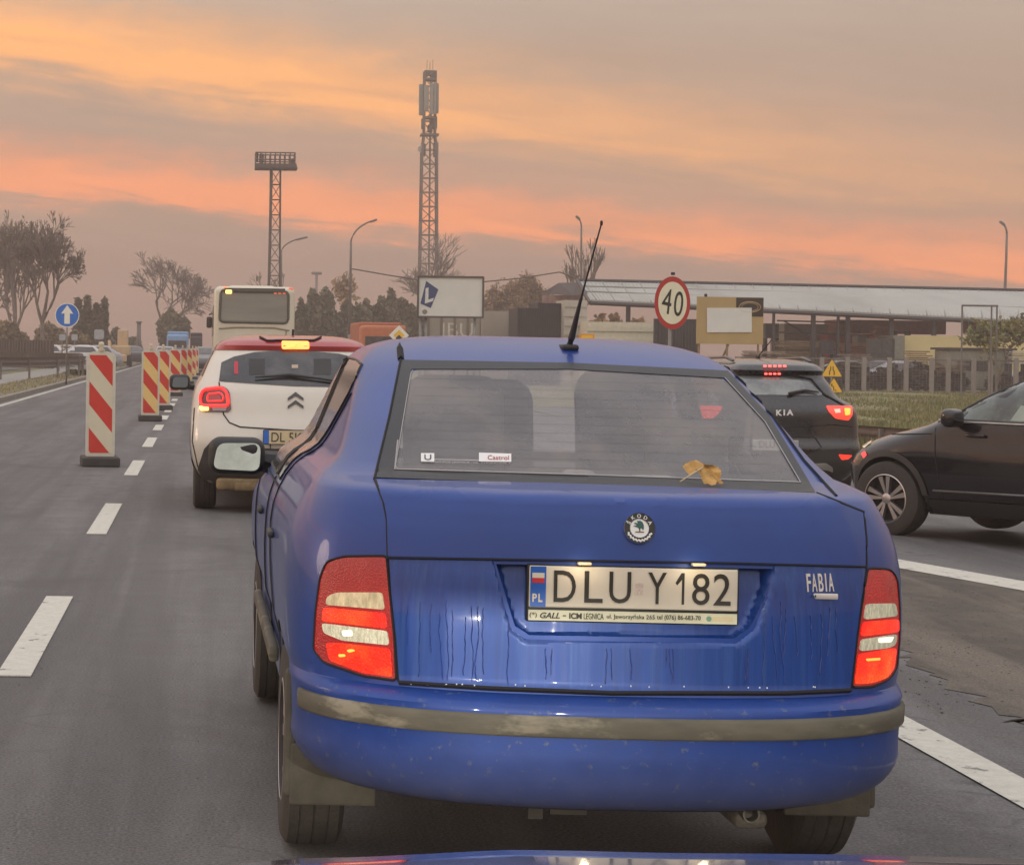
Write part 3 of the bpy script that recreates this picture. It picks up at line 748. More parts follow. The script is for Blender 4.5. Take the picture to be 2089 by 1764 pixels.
e.build('emblem', [chrome, M('emblem black', (.02, .025, .02), .35), M('emblem silver', (.72, .74, .72), .3, metal=.4, var=.04), M('emblem letters', (.75, .76, .74), .4), M('emblem green', (.02, .10, .085), .35), M('emblem brown', (.12, .08, .04), .4)], lid, 40)
# model badge
T = plaque(1671, 1194, .007); e = MB()
X = lambda px: (px - 1671) / 843; Zc = lambda py: (1194 - py) / 843
def glyph(mb, ch, cx, cz, w, h, m=0, y=0.0, T=None, **k):
    vs, fs = text(ch, 1.0, **k); a, b = min(v.x for v in vs), max(v.x for v in vs); c, d = min(v.z for v in vs), max(v.z for v in vs)
    T = T or Matrix.Identity(4); sx = w / max(1e-6, b - a); sz = h / (d - c); dep = max(v.y for v in vs)
    mb.add([T @ Vector((cx + (v.x - (a + b) / 2) * sx, y + v.y - dep, cz + (v.z - (c + d) / 2) * sz)) for v in vs], fs, m)
for ch, cx, w in (('F', -.0335, .0115), ('A', -.0175, .0145), ('B', .001, .0135), ('I', .0155, .0035), ('A', .0305, .0145)): glyph(e, ch, cx, .007, w, .044, 0, y=.004, T=T, ext=.002, off=.012)
e.rbox(T @ Vector((0, -.001, -.0265)), (.078, .006, .014), .002, m=0, k=1)
glyph(e, '1.4', -.026, -.0265, .012, .007, 1, y=-.0045, T=T); glyph(e, 'MPI', .021, -.0265, .022, .006, 1, y=-.0045, T=T)
e.build('model_badge', [M('badge silver', (.66, .64, .60), .3, metal=.3), trim], lid, 40)
# number plate in its advertising frame
pz = L(1291, 1213, 5.098); pT = Matrix.Translation(pz)
s = 1 / 838.0; PW, PH = 432 * s, 117 * s
fr = MB(); fr.rbox(pz + Vector((0, .006, 0)), (PW, .014, PH), .006, k=2)
npo = fr.build('number_plate_frame', M('plate frame', (.018, .022, .02), .45), car, 40)
pl = MB(); W0 = 423 * s; H0 = 84 * s; zc = 13.5 * s
plate_w = M('plate white', (.70, .66, .54), .42, var=.05, scale=8); ink = M('plate ink', (.03, .03, .025), .5)
pl.rbox(pz + Vector((0, -.0035, zc)), (W0, .008, H0), .004, k=2, m=0)
xp = lambda f: -W0 / 2 + W0 * f
pl.box(pz + Vector((xp(.0425), -.0077, zc)), (W0 * .075, .001, H0 * .97), m=1)
pl.box(pz + Vector((xp(.0425), -.0085, zc + H0 * .27)), (W0 * .058, .001, H0 * .12), m=0); pl.box(pz + Vector((xp(.0425), -.0085, zc + H0 * .15)), (W0 * .058, .001, H0 * .12), m=3)
for ch, cx, w in (('P', .0265, .022), ('L', .054, .02)): glyph(pl, ch, xp(cx), zc - H0 * .27, W0 * w, H0 * .2, 0, y=-.0075, T=pT, off=.03)
for ch, cx, w in (('D', .170, .105), ('L', .308, .088), ('U', .435, .104), ('Y', .613, .088), ('8', .822, .083), ('2', .924, .083)):
    glyph(pl, ch, xp(cx), zc + H0 * .02, W0 * w, H0 * .76, 2, y=-.0075, T=pT, off=.0)
pl.prism([(xp(.722) + dx * W0, zc + dz * H0) for dx, dz in ((.006, .40), (.021, .40), (.021, -.36), (.009, -.36), (.009, .24), (-.014, .10), (-.022, .16))], .0004, Matrix.Translation(pz + Vector((0, -.0081, 0))), 2)
pl.box(pz + Vector((xp(.527), -.0077, zc + H0 * .08)), (W0 * .036, .0012, H0 * .12), m=4); pl.box(pz + Vector((xp(.527), -.0077, zc - H0 * .08)), (W0 * .036, .0012, H0 * .13), m=4)
pl.build('number_plate', [plate_w, M('plate blue', (.02, .13, .52), .4), ink, M('plate red', (.6, .04, .05), .4), M('plate sticker', (.75, .70, .62), .3, c2=(.6, .42, .35), thr=(.5, .55, 300))], npo, 40)
ad = MB(); za = -PH / 2 + 14 * s
ad.box(pz + Vector((0, -.002, za)), (W0 * 1.0, .006, 21 * s), m=0)
y_ = -.0053
for body, x0, x1, sh, o_ in (('(*)', .005, .04, 0, 0), ('GALL', .055, .15, .3, .02), ('-', .165, .18, 0, .02), ('ICM', .195, .255, 0, .03), ('LEGNICA', .265, .36, 0, 0), ('ul. Jaworzyńska 265', .375, .605, 0, 0), ('tel (076) 86-683-70', .615, .825, 0, 0)):
    glyph(ad, body, xp((x0 + x1) / 2), za, W0 * (x1 - x0), 12 * s if body not in ('-',) else 2 * s, 1, y=y_, T=pT, shear=sh, off=o_)
ad.lathe([(0, .0065), (-.001, .0065), (-.001, 0)], 14, 'Y', c=pz + Vector((xp(.865), y_ + .0005, za)), m=2); ad.box(pz + Vector((xp(.93), y_, za)), (W0 * .10, .0008, 9 * s), m=3)
ad.build('dealer_strip', [M('dealer strip', (.60, .60, .44), .45), ink, M('dealer green', (.15, .32, .2), .5), M('dealer faded', (.62, .54, .32), .5)], npo)
# plate lamps over the plate
for px in (1192, 1425):
    m_ = MB(); m_.rbox(L(px, 1149 + (px - 1192) * .01, 5.085), (.034, .02, .007), .003, k=1); m_.build('plate_lamp', M('plate lamp', (.6, .5, .35), .3, emit=(1, .72, .4), es=.12), lid)
    la = bpy.data.lights.new('plate_light', 'POINT'); la.energy = .10; la.color = (1, .78, .5); la.shadow_soft_size = .01; lo = bpy.data.objects.new('plate_light', la); col.objects.link(lo); lo.parent = car; lo.location = L(px, 1154, 5.04)
# side glass, doors, handles, mirrors
sgl = M('side glass', (.20, .18, .165), .12, var=.1, coat=1.0, alpha=.88); sgd = M('window seal', (.02, .02, .022), .5)  # pale tan base stands in for sky mirrored in the glass
for sg in (-1, 1):
    ms = mside(bv, sg, .0015)
    for P in (w_rear, w_front):
        w_ = patch([(a, b) for a, b in P], ms, .03, 'side_window', sgl, car)
        q = MB(); seam(q, mside(bv, sg, .003), P + [P[0]], .0038, step=.02); q.build('window_seal', sgd, w_)
    q = MB(); m3 = mside(bv, sg, .001)
    seam(q, m3, [(1.94, 1.36), (1.96, .96), (1.99, .6), (1.97, .30)], .004, step=.04); seam(q, m3, [(1.15, 1.265), (1.34, 1.15), (1.58, 1.0), (1.62, .95), (1.62, .85), (1.36, .62), (1.30, .50), (1.34, .34), (2.0, .30), (2.95, .30), (3.02, .6), (2.92, .9), (2.85, .985)], .004, step=.04)
    seam(q, m3, [(1.60, .956), (2.86, .96)], .004, step=.05)
    q.build('door_gap', seamm, car)
    for y in (1.42, 2.35):
        h = MB(); p, n = mside(bv, sg, .0)(y, .83); h.rbox(p + Vector((sg * .008, 0, 0)), (.022, .15, .022), .010, k=2); h.build('door_handle', trim, car, True)
    h = MB(); h.rbox(Vector((sg * .792, 1.0 + 1.1, .47)), (.03, 1.5, .05), .012, k=2, T=None); 
    h.build('side_moulding', rub_m, car, True)
    mr = MB(); mx = -.888 if sg < 0 else .888; c0 = Vector((mx, 2.66, 1.000))
    mr.rbox(c0, (.205, .11, .135), .045, k=4, m=0); mr.tube([(sg * .70, 2.72, .965), (sg * .82, 2.70, .985)], [.05, .035], 8, m=0)
    mo = mr.build('wing_mirror', trim, car, 40)
    P = roundpoly([(-.088, -.048), (.082, -.052), (.086, .050), (-.07, .046)] if sg < 0 else [(.088, -.048), (-.082, -.052), (-.086, .050), (.07, .046)], .03)
    gm = MB(); gm.prism(P, .004, Matrix.Translation(c0 + Vector((0, -.0595, 0))) @ Matrix.Rotation(R(-9), 4, 'X') @ Matrix.Rotation(R(-3 * sg), 4, 'Z')); gm.build('mirror_glass', M('mirror glass', (.46, .52, .50), .12, metal=1.0, var=.18, scale=9), mo)
# wheels, mud flaps, exhaust, underbody
for y in (.95, 3.40):
    for sg in (-1, 1): wheel(car, sg * .700, y, .29, .165, sg, .60)
for sg in (-1, 1):
    fl = MB(); fl.rbox((sg * .660, .60, .262), (.23, .014, .165), .006, k=1); fl.rbox((sg * .776, .62, .37), (.030, .05, .34), .012, k=1)
    fl.build('mud_flap', M('muddy rubber', (.075, .068, .052), .9, var=.3, scale=10, bump=.2), car)
ub = MB(); ub.rbox((0, 2.0, .33), (1.2, 3.0, .10), .03, k=1, m=0); ub.rbox((0, .95, .27), (1.3, .09, .08), .03, k=1); ub.box((-.20, .12, .280), (.035, .02, .035)); ub.box((-.12, .12, .285), (.09, .02, .02)); ub.rbox((.02, .45, .31), (.5, .3, .07), .03, k=1); ub.build('underbody', M('underbody', (.035, .031, .026), .95, var=.3), car)
ex = MB(); T_ = Matrix.Rotation(R(10), 4, 'X'); ex.lathe([(.0, .021), (.25, .021), (.25, .017), (.0, .017), (.0, .021)], 16, 'Y', c=L(1533, 1661, 5.16)); ex.rbox(L(1512, 1656, 5.3), (.085, .2, .045), .02, k=2)
ex.build('exhaust_pipe', M('dusty metal', (.13, .12, .10), .8, metal=.2, var=.4, scale=30), car, 40)
# antenna
an = MB(); p0 = L(1160, 712, 6.28); p1 = L(1166, 690, 6.26); p2 = L(1185, 610, 6.22); p3 = L(1227, 456, 6.14)
an.rbox(p0 + Vector((0, .01, .004)), (.05, .10, .02), .009, k=2); an.tube([p0 + Vector((0, 0, .0)), p1, p2 , p2.lerp(p3, .03), p3.lerp(p3, 1)], [.017, .0105, .0045, .0028, .0022], 8)
for k in range(60): q = p2.lerp(p3, .04 + .95 * k / 60); an.tube([q, q.lerp(p3, .006)], .0032, 6)
an.lathe([(-.006, .002), (-.004, .0042), (.006, .0042), (.009, .001)], 8, 'Z', c=p3); an.build('antenna', trim, car, 40)
# cabin
seatm = M('seat cloth', (.20, .185, .17), .95, var=.2, scale=30); seatd = M('dark seat cloth', (.022, .024, .03), .95)
def seat(c, d, m, r=.06, head=None):
    q = MB(); q.rbox(c, d, r, k=3, T=Matrix.Rotation(R(-12), 4, 'X'))
    if head: q.rbox(Vector(c) + Vector(head[:3]), head[3:6], .05, k=3)
    q.build('seat', m, car, True)
p = L(925, 880, 6.25); seat(p, (.30, .14, .34), seatm, .07)
p = L(1400, 930, 6.2); seat(p, (.235, .13, .22), seatm, .05)
p = L(1265, 880, 7.0); seat(p, (.30, .16, .42), seatd, .10, None)
p = L(960, 880, 7.05); seat(p, (.42, .16, .36), seatd, .09)
q = MB(); q.rbox(L(1255, 815, 6.95), (.20, .12, .16), .06, k=3); q.build('headrest', seatd, car, True)
q = MB(); q.rbox(L(1010, 800, 8.0), (.26, .05, .09), .03, k=2, T=Matrix.Rotation(R(8), 4, 'Y')); q.build('rear_view_mirror', seatd, car, True)
q = MB(); q.box((0, .80, 1.045), (1.15, .60, .02)); q.build('parcel_shelf', M('shelf', (.06, .057, .055), .9), car)
q = MB(); q.rbox(L(1180, 973, 5.75), (.09, .06, .04), .018, k=2)
for x in (870, 1010, 1060, 1110, 1240, 1330): q.rbox(L(x, 976, 5.72), (.11, .05, .018), .009, k=2)
q.build('shelf_clutter', M('tissue', (.50, .49, .46), .9), car, True)
q = MB(); q.rbox((0, 2.55, .93), (1.2, .45, .14), .05, k=2); q.build('dashboard', darkin, car, True)

# the maple leaf on the boot
lf = thing('fallen_leaf', 'curled yellow-brown maple leaf lying below the rear window of the blue saloon', 'leaf', at(1430, 972, 5.46))
lo3 = lf.location.copy()
def lp(px, py, Z): return at(px, py, Z) - lo3
lm = M('dry leaf', (.52, .30, .085), .7, var=.3, scale=22, c2=(.33, .20, .06), thr=(.5, .65, 28), bump=.3)
mb = MB()
oc = [(1392, 951), (1399, 945), (1410, 940), (1420, 938), (1430, 943), (1440, 948), (1452, 948), (1464, 952), (1471, 960), (1472, 968), (1468, 975), (1476, 986), (1468, 987), (1463, 981), (1460, 988), (1452, 990), (1444, 986), (1436, 987), (1432, 978), (1428, 966), (1420, 962), (1414, 968), (1406, 968), (1399, 961)]
cen = lp(1432, 956, 5.415); vs = [cen]; rn = random.Random(3)
for x, y in oc: vs.append(lp(x, y, 5.44 - (y - 938) * .0016 + rn.uniform(-.012, .012)))
n = len(oc); mid = [cen.lerp(vs[1 + i], .55) + Vector((0, rn.uniform(-.006, .012), rn.uniform(-.003, .006))) for i in range(n)]
allv = vs + mid
fs = [(0, 1 + n + i, 1 + n + (i + 1) % n) for i in range(n)] + [(1 + n + i, 1 + i, 1 + (i + 1) % n, 1 + n + (i + 1) % n) for i in range(n)]
mb.add(allv, fs); mb.build('blade', lm, lf, True)
mb = MB(); mb.tube([lp(1434, 953, 5.40), lp(1410, 968, 5.37), lp(1388, 982, 5.33)], [.0022, .0018, .0022], 6); mb.build('stem', M('leaf stem', (.50, .42, .28), .7), lf, True)
# ================================================================== other vehicles
def simple_body(spec, car_, mats, wheels, r, wdt, cavity=None, extra=None, dz=.03):
    Bd = Body(spec, dz=dz); mb = Bd.mesh(); bv_ = bvh_of(mb); cuts = []
    hw = max(x[1] for x in spec)
    for y in wheels:
        for sg in (-1, 1): cuts.append(arch(y, r, r * 1.13, sg, hw))
    me = boolean(mb, cuts + (extra or [])); finish_body(me, bv_, 'body', mats, car_, tol=.006)
    return Bd, bv_

# ---- white hatchback with a red roof
hat = thing('white_hatchback', 'white hatchback with a red roof and lit brake lights, waiting ahead of the blue saloon', 'car', (.775, 17.75, 0), R(0.3))
whitep = M('warm white paint', (.66, .63, .55), .35, var=.03, scale=4, coat=.6, dirt=((.20, .155, .095), .05, .62, .75))
redp = M('red roof paint', (.36, .035, .035), .32, var=.06, coat=.7)
blk = M('black plastic', (.035, .033, .032), .6, var=.2, dirt=((.10, .08, .055), .1, .5, .35))
hrows = [(.24, .72, .14, 3.8, .3, .4), (.32, .80, .06, 3.9, .32, .5), (.42, .85, .02, 3.95, .34, .5), (.60, .87, .0, 3.96, .36, .6), (.72, .872, .03, 3.94, .38, .6), (.82, .868, .07, 3.85, .4, .6), (.95, .855, .11, 3.6, .4, .7), (1.03, .84, .14, 3.2, .4, .5), (1.09, .81, .18, 2.95, .36, .4), (1.13, .785, .21, 2.85, .34, .4),
         (1.22, .745, .28, 2.68, .32, .35), (1.32, .70, .36, 2.5, .32, .35), (1.38, .66, .41, 2.35, .32, .35), (1.42, .64, .40, 2.2, .34, .35), (1.455, .60, .44, 2.05, .34, .3), (1.485, .52, .56, 1.9, .3, .3), (1.505, .42, .8, 1.7, .2, .2), (1.515, .28, 1.0, 1.5, .12, .12)]
H, hb = simple_body(hrows, hat, [whitep, darkin], (.66, 3.2), .31, .2)
hc = lambda off: mcam(hb, hat, off)
rf = strip_loft(H, [(z, .008) for z in H.z if z > 1.345], lambda c: c.y < 3); rf.build('roof', redp, hat, 40)
rp = MB(); n_ = len(H.ring(1.515, .008)[0]); rg_, _ = H.ring(1.515, .008); rp.add([(x, y, 1.5155) for x, y in rg_], [tuple(range(n_))]); rp.build('roof_panel', redp, hat)
dglass = M('dark tinted glass', (.022, .023, .026), .10, var=.2, scale=6, coat=.45, c2=(.075, .07, .07), thr=(.45, .7, 3.5))
hw_ = patch([(452, 740), (478, 728), (520, 719), (600, 714), (690, 722), (745, 735), (762, 760), (768, 785), (690, 790), (600, 788), (520, 783), (447, 778)], hc(.006), 12, 'rear_window', dglass, hat)
inn = MB()
for x0, x1, y0, y1, m in ((478, 486, 738, 764, 1), (595, 608, 745, 752, 2), (508, 540, 733, 765, 0), (640, 675, 733, 765, 0)):
    vs = [hc(.009)(x, y)[0] for x, y in ((x0, y0), (x1, y0), (x1, y1), (x0, y1))]; inn.add(vs, [(3, 2, 1, 0)], m)
inn.build('cabin_reflection', [M('headrest grey', (.05, .05, .052), .7), M('small red window mark', (.45, .03, .05), .3), M('mirror lamp', (.5, .4, .3), .4)], hw_)
wp = MB(); wp.tube([hc(.03)(x, y)[0] for x, y in ((712, 786), (650, 776), (590, 769), (520, 774))], [.012, .010, .016, .006], 6); wp.build('rear_wiper', trim, hat, True)
hl = patch(roundpoly([(415, 792), (455, 788), (469, 798), (472, 836), (466, 841), (411, 840), (407, 815)], 9), hc(.012), 8, 'tail_light', M('tail light smoked', (.10, .012, .012), .2, coat=1), hat, thick=.01)
q = MB(); lo_ = roundpoly([(417, 797), (452, 793), (464, 801), (467, 826), (460, 829), (414, 829), (411, 812)], 8); seam(q, hc(.02), lo_ + [lo_[0]], .015, step=6)
lo_ = roundpoly([(426, 805), (450, 803), (456, 808), (457, 819), (424, 820)], 5); seam(q, hc(.02), lo_ + [lo_[0]], .008, step=6); q.build('light_ring', M('light ring', (.8, .02, .02), .3, emit=(1, .04, .035), es=1.1), hl)
patch(roundpoly([(428, 807), (448, 805), (454, 818), (426, 818)], 4), hc(.018), 8, 'lens', M('dark red lens', (.18, .01, .01), .25, coat=1, emit=(1, .03, .02), es=.15), hl)
patch(roundpoly([(410, 829), (428, 830), (428, 839), (412, 839)], 3), hc(.024), 6, 'indicator', M('lit indicator', (.9, .5, .1), .3, emit=(1.0, .62, .16), es=2.6), hl)
patch([(434, 831), (464, 831), (462, 839), (436, 839)], hc(.019), 6, 'lens', M('grey lens', (.3, .24, .22), .2, coat=1), hl)
hl2 = patch(roundpoly([(730, 792), (770, 792), (778, 815), (775, 840), (736, 840), (728, 836)], 9), hc(.012), 8, 'tail_light', M('tail light smoked', (0, 0, 0)), hat, thick=.01)
q = MB(); lo_ = roundpoly([(736, 797), (766, 797), (772, 812), (770, 829), (738, 829)], 6); seam(q, hc(.02), lo_ + [lo_[0]], .015, step=6); q.build('light_ring', M('light ring', (0, 0, 0)), hl2)
patch(roundpoly([(574, 699), (630, 700), (631, 711), (575, 711)], 4), hc(.024), 6, 'brake_light', M('high brake light', (.9, .3, .1), .3, emit=(1.0, .28, .05), es=2.2), hat, thick=.01)
q = MB()
seam(q, hc(.003), [(447, 780), (456, 845), (468, 862), (490, 871), (600, 878), (740, 880)], .006, step=8); seam(q, hc(.003), [(397, 832), (393, 900), (404, 952)], .005, step=8); seam(q, hc(.004), [(550, 876), (552, 925), (700, 930)], .004, step=8)
seam(q, hc(.012), [(530, 690), (545, 697), (640, 697), (655, 690)], .010, step=6)
q.build('panel_gap', seamm, hat)
chv = M('chevron', (.07, .07, .07), .3, metal=.5)
q = MB()
for dy in (0, 16):
    F = hc(.018); P = [(587, 813 + dy), (603, 801 + dy), (619, 813 + dy), (619, 818 + dy), (603, 807 + dy), (587, 818 + dy)]
    vs = [F(*p)[0] for p in P]; q.add(vs, [(0, 5, 4, 1), (1, 4, 3, 2)]); q.add([v + Vector((0, .014, 0)) for v in vs], [(0, 1, 4, 5), (1, 2, 3, 4)])
q.build('emblem', chv, hat)
hTi = rootm(hat).inverted()
def HL(px, py, Z): return hTi @ at(px, py, Z)
pl = MB(); c0 = HL(537 + 60, 892, 17.71); pl.rbox(c0, (.50, .02, .125), .01, k=1, m=0); pl.box(c0 + Vector((-.222, -.011, 0)), (.045, .002, .11), m=1); pl.box(c0 + Vector((.02, -.0105, 0)), (.44, .002, .112), m=2)
put_text(pl, 'DL 5K203', c0 + Vector((.02, -.013, 0)), .115, m=3, sx=.86)
pl.build('number_plate', [trim, M('plate blue', (0, 0, 0)), M('plate warm', (.62, .52, .32), .45), M('plate ink', (0, 0, 0))], hat)
# black wheel-arch trims and dirty lower bumper
q = patch([(402, 985), (406, 952), (418, 915), (434, 897), (460, 892), (480, 897), (500, 912), (560, 915), (700, 915), (735, 940), (740, 975), (620, 985), (440, 985)], hc(.012), 9, 'lower_bumper', blk, hat, thick=.01)
q = MB(); q.rbox((0, .10, .245), (1.30, .14, .10), .03, k=2); q.rbox((-.25, .05, .23), (.5, .1, .07), .02, k=1); q.tube([(.1, .0, .2), (.3, -.01, .18), (.45, .0, .2)], .015, 6)
q.build('muddy_skirt', M('mud brown', (.20, .145, .075), .9, var=.4, scale=8, bump=.3), hat, True)
for y in (.66, 3.2):
    for sg in (-1, 1): wheel(hat, sg * .745, y, .315, .20, sg, .62)
for sg in (-1, 1):
    q = MB(); c0 = Vector((sg * .985, 2.55, 1.06)); q.rbox(c0, (.20, .12, .15), .05, k=3, m=0); q.tube([(sg * .8, 2.6, 1.0), c0 + Vector((0, 0, -.03))], .03, 6); o = q.build('wing_mirror', trim, hat, True)
    q = MB(); q.prism(roundpoly([(-.075, -.05), (.075, -.05), (.08, .05), (-.06, .05)], .03), .004, Matrix.Translation(c0 + Vector((0, -.064, 0)))); q.build('mirror_glass', M('dull mirror glass', (.16, .19, .20), .5, spec=.15), o)
    P = [(.55, 1.14), (.75, 1.34), (2.2, 1.37), (2.75, 1.14)]; patch(P, mside(hb, sg, .005), .1, 'side_window', dglass, hat)
    q = MB(); P = arc(.66, .31, .39, 10, 170, 14) + arc(.66, .31, .345, 170, 10, 14); 
    patch([(y, z) for y, z in P], mside(hb, sg, .012), .05, 'arch_trim', blk, hat)
q = MB(); q.tube([HL(597, 690, 18.9), HL(598, 672, 18.9)], .012, 6); q.build('antenna', trim, hat)

# ---- black sport utility behind, to the right, seen from the rear
gz = g(6.47)
kia = thing('black_suv', 'black sport utility car seen from behind with lit red tail lights, beside the grass bank', 'car', (6.50, 23.4, gz), R(-1.0))
blackp = M('black paint', (.011, .010, .012), .28, var=.2, spec=.4, coat=.7, dirt=((.10, .08, .065), .1, .8, .35))
krows = [(.20, .74, .16, 3.95, .3, .4), (.30, .82, .07, 4.05, .34, .5), (.42, .86, .0, 4.1, .36, .5), (.58, .88, -.01, 4.12, .38, .6), (.66, .88, .04, 4.12, .4, .6), (.80, .88, .05, 4.0, .42, .6), (.96, .865, .06, 3.6, .42, .7), (1.03, .83, .09, 3.2, .4, .5), (1.08, .76, .13, 2.95, .38, .4), (1.14, .66, .17, 2.8, .36, .4),
         (1.28, .59, .27, 2.6, .34, .35), (1.38, .54, .35, 2.4, .34, .35), (1.43, .53, .30, 2.25, .36, .35), (1.48, .49, .34, 2.1, .34, .3), (1.52, .42, .5, 1.9, .3, .3), (1.545, .34, .8, 1.7, .2, .2), (1.555, .22, 1.0, 1.5, .12, .12)]
Kb, kb_ = simple_body(krows, kia, [blackp, darkin], (.80, 3.35), .33, .2)
kc = lambda off: mcam(kb_, kia, off)
kg = M('rear glass pale', (.20, .225, .215), .1, var=.2, scale=3, coat=1.0, c2=(.07, .075, .075), thr=(.4, .6, 2.2))
o = patch(roundpoly([(1450, 772), (1480, 768), (1600, 771), (1650, 779), (1678, 804), (1672, 808), (1590, 806), (1450, 806)], 5), kc(.006), 9, 'rear_window', kg, kia)
q = MB(); q.tube([kc(.03)(x, y)[0] for x, y in ((1608, 806), (1640, 799), (1668, 803))], [.02, .016, .008], 6); q.build('rear_wiper', trim, kia, True)
q = MB()
for i in range(5): p = kc(.02)(1560 + i * 10, 749)[0]; q.rbox(p, (.038, .02, .024), .008, k=1)
for i in range(4): p = kc(.02)(1562 + i * 9, 760)[0]; q.rbox(p, (.036, .02, .02), .008, k=1)
q.build('brake_light', M('led red', (.9, .05, .05), .3, emit=(1.0, .10, .08), es=3.0), kia)
for P in ([(1684, 828), (1737, 829), (1738, 846), (1730, 858), (1704, 854), (1690, 840)], [(1422, 828), (1475, 829), (1468, 842), (1455, 853), (1428, 856), (1422, 846)]):
    o = patch(roundpoly(P, 4), kc(.012), 7, 'tail_light', M('suv tail light', (.6, .03, .02), .25, coat=1, emit=(1, .05, .02), es=.95) if P[0][0] > 1500 else M('suv bright tail light', (.6, .03, .02), .25, coat=1, emit=(1, .04, .03), es=4.5), kia, thick=.01)
    if P[0][0] > 1500:
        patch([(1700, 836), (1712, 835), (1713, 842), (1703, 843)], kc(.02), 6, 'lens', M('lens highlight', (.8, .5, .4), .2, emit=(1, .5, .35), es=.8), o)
        patch(roundpoly([(1720, 834), (1733, 834), (1732, 846), (1722, 848)], 3), kc(.02), 6, 'indicator', M('amber lens', (.8, .4, .05), .3, emit=(1, .45, .06), es=1.2), o)
o = patch(roundpoly([(1709, 926), (1738, 928), (1730, 936), (1716, 938)], 3), kc(.012), 6, 'fog_light', M('suv tail light', (0, 0, 0)), kia, thick=.01)
kTi = rootm(kia).inverted(); KL = lambda px, py, Z: kTi @ at(px, py, Z)
e = MB()
for ch, cx in (('K', -.065), ('I', 0), ('A', .065)): vs, fs = text(ch, .085, sx=1.1, off=.004); c0 = kc(.02)(1599 + cx * 180, 842)[0]; zz = (max(v.z for v in vs) + min(v.z for v in vs)) / 2; e.add([v + c0 - Vector((0, 0, zz)) for v in vs], fs, 0)
e.build('emblem', M('white letters', (.8, .8, .78), .3), kia)
q = MB(); c0 = kc(.02)(1580, 910)[0]; q.rbox(c0, (.52, .02, .12), .008, k=1, m=0); q.box(c0 + Vector((.235, -.0115, 0)), (.03, .002, .1), m=0); put_text(q, 'DLU 4TJ5', c0 + Vector((.01, -.012, 0)), .11, m=1, sx=.85); q.build('number_plate', [M('plate grey', (.42, .44, .40), .5), M('plate ink', (0, 0, 0))], kia)
q = MB(); seam(q, kc(.004), [(1450, 772), (1500, 762), (1610, 764), (1655, 774), (1680, 804), (1722, 828)], .012, step=8); seam(q, kc(.004), [(1450, 870), (1600, 872), (1700, 866), (1738, 870)], .005, step=8); seam(q, kc(.004), [(1480, 890), (1662, 892), (1676, 912), (1650, 928)], .006, step=8); q.build('panel_gap', seamm, kia)
q = patch([(1450, 930), (1640, 930), (1672, 918), (1736, 914), (1738, 945), (1722, 965), (1640, 975), (1450, 975)], kc(.010), 9, 'lower_bumper', blk, kia, thick=.01)
q = patch(roundpoly([(1660, 945), (1684, 944), (1698, 952), (1698, 962), (1690, 958), (1660, 953)], 3), kc(.02), 6, 'bumper_trim', M('satin silver', (.50, .49, .45), .35, metal=.5), kia, thick=.01)
for sg in (-1, 1):
    q = MB(); q.tube([(sg * .44, .75, 1.535), (sg * .445, 1.1, 1.570), (sg * .44, 2.2, 1.555)], .018, 6); q.build('roof_rail', M('rail grey', (.16, .16, .17), .35, metal=.6), kia, True)
    P = [(.55, 1.18), (.75, 1.38), (2.2, 1.40), (2.7, 1.18)]; patch(P, mside(kb_, sg, .005), .1, 'side_window', dglass, kia)
    q = MB(); q.rbox((sg * .99, 2.6, 1.12), (.2, .13, .15), .05, k=2); q.tube([(sg * .8, 2.62, 1.05), (sg * .95, 2.6, 1.09)], .03, 6); q.build('wing_mirror', trim, kia, True)
for y in (.80, 3.35):
    for sg in (-1, 1): wheel(kia, sg * .765, y, .33, .21, sg, .62)
q = MB(); q.rbox((0, 1.4, 1.57), (.03, .12, .06), .012, k=1); q.tube([(0, 1.4, 1.58), (.06, 1.0, 1.78)], .006, 5); q.build('antenna', trim, kia)

# ---- dark sport utility entering from the right
wc = at(1818, 1022, 18.9); th = R(36)
fwd = Vector((-math.sin(th), math.cos(th), 0)); rgt = Vector((math.cos(th), math.sin(th), 0))
loc = wc - fwd * 3.44 + rgt * .82
suv = thing('grey_black_suv', 'glossy black sport utility car seen from its side, entering the lane from the right', 'car', (loc.x, loc.y, g(6.5)), th)
blackg = M('gloss black paint', (.009, .009, .011), .16, var=.15, spec=.35, coat=.7, dirt=((.06, .055, .05), .05, .5, .15))
srows = [(.22, .76, .16, 3.98, .3, .7), (.32, .85, .06, 4.08, .34, .8), (.45, .89, .0, 4.13, .36, .85), (.60, .90, .0, 4.15, .38, .85), (.72, .90, .03, 4.08, .4, .85), (.81, .89, .05, 3.96, .42, .85), (.88, .875, .07, 3.78, .42, .8), (.95, .865, .09, 3.50, .42, .7), (1.0, .855, .10, 3.28, .4, .5), (1.05, .84, .12, 3.15, .38, .4), (1.10, .82, .16, 3.02, .38, .4),
         (1.25, .77, .3, 2.72, .34, .35), (1.40, .70, .42, 2.38, .34, .35), (1.48, .65, .44, 2.12, .36, .35), (1.55, .58, .5, 1.8, .3, .3), (1.59, .45, .8, 1.5, .2, .2), (1.60, .3, .9, 1.3, .12, .12)]
Sb, sb = simple_body(srows, suv, [blackg, darkin], (.82, 3.44), .335, .22)
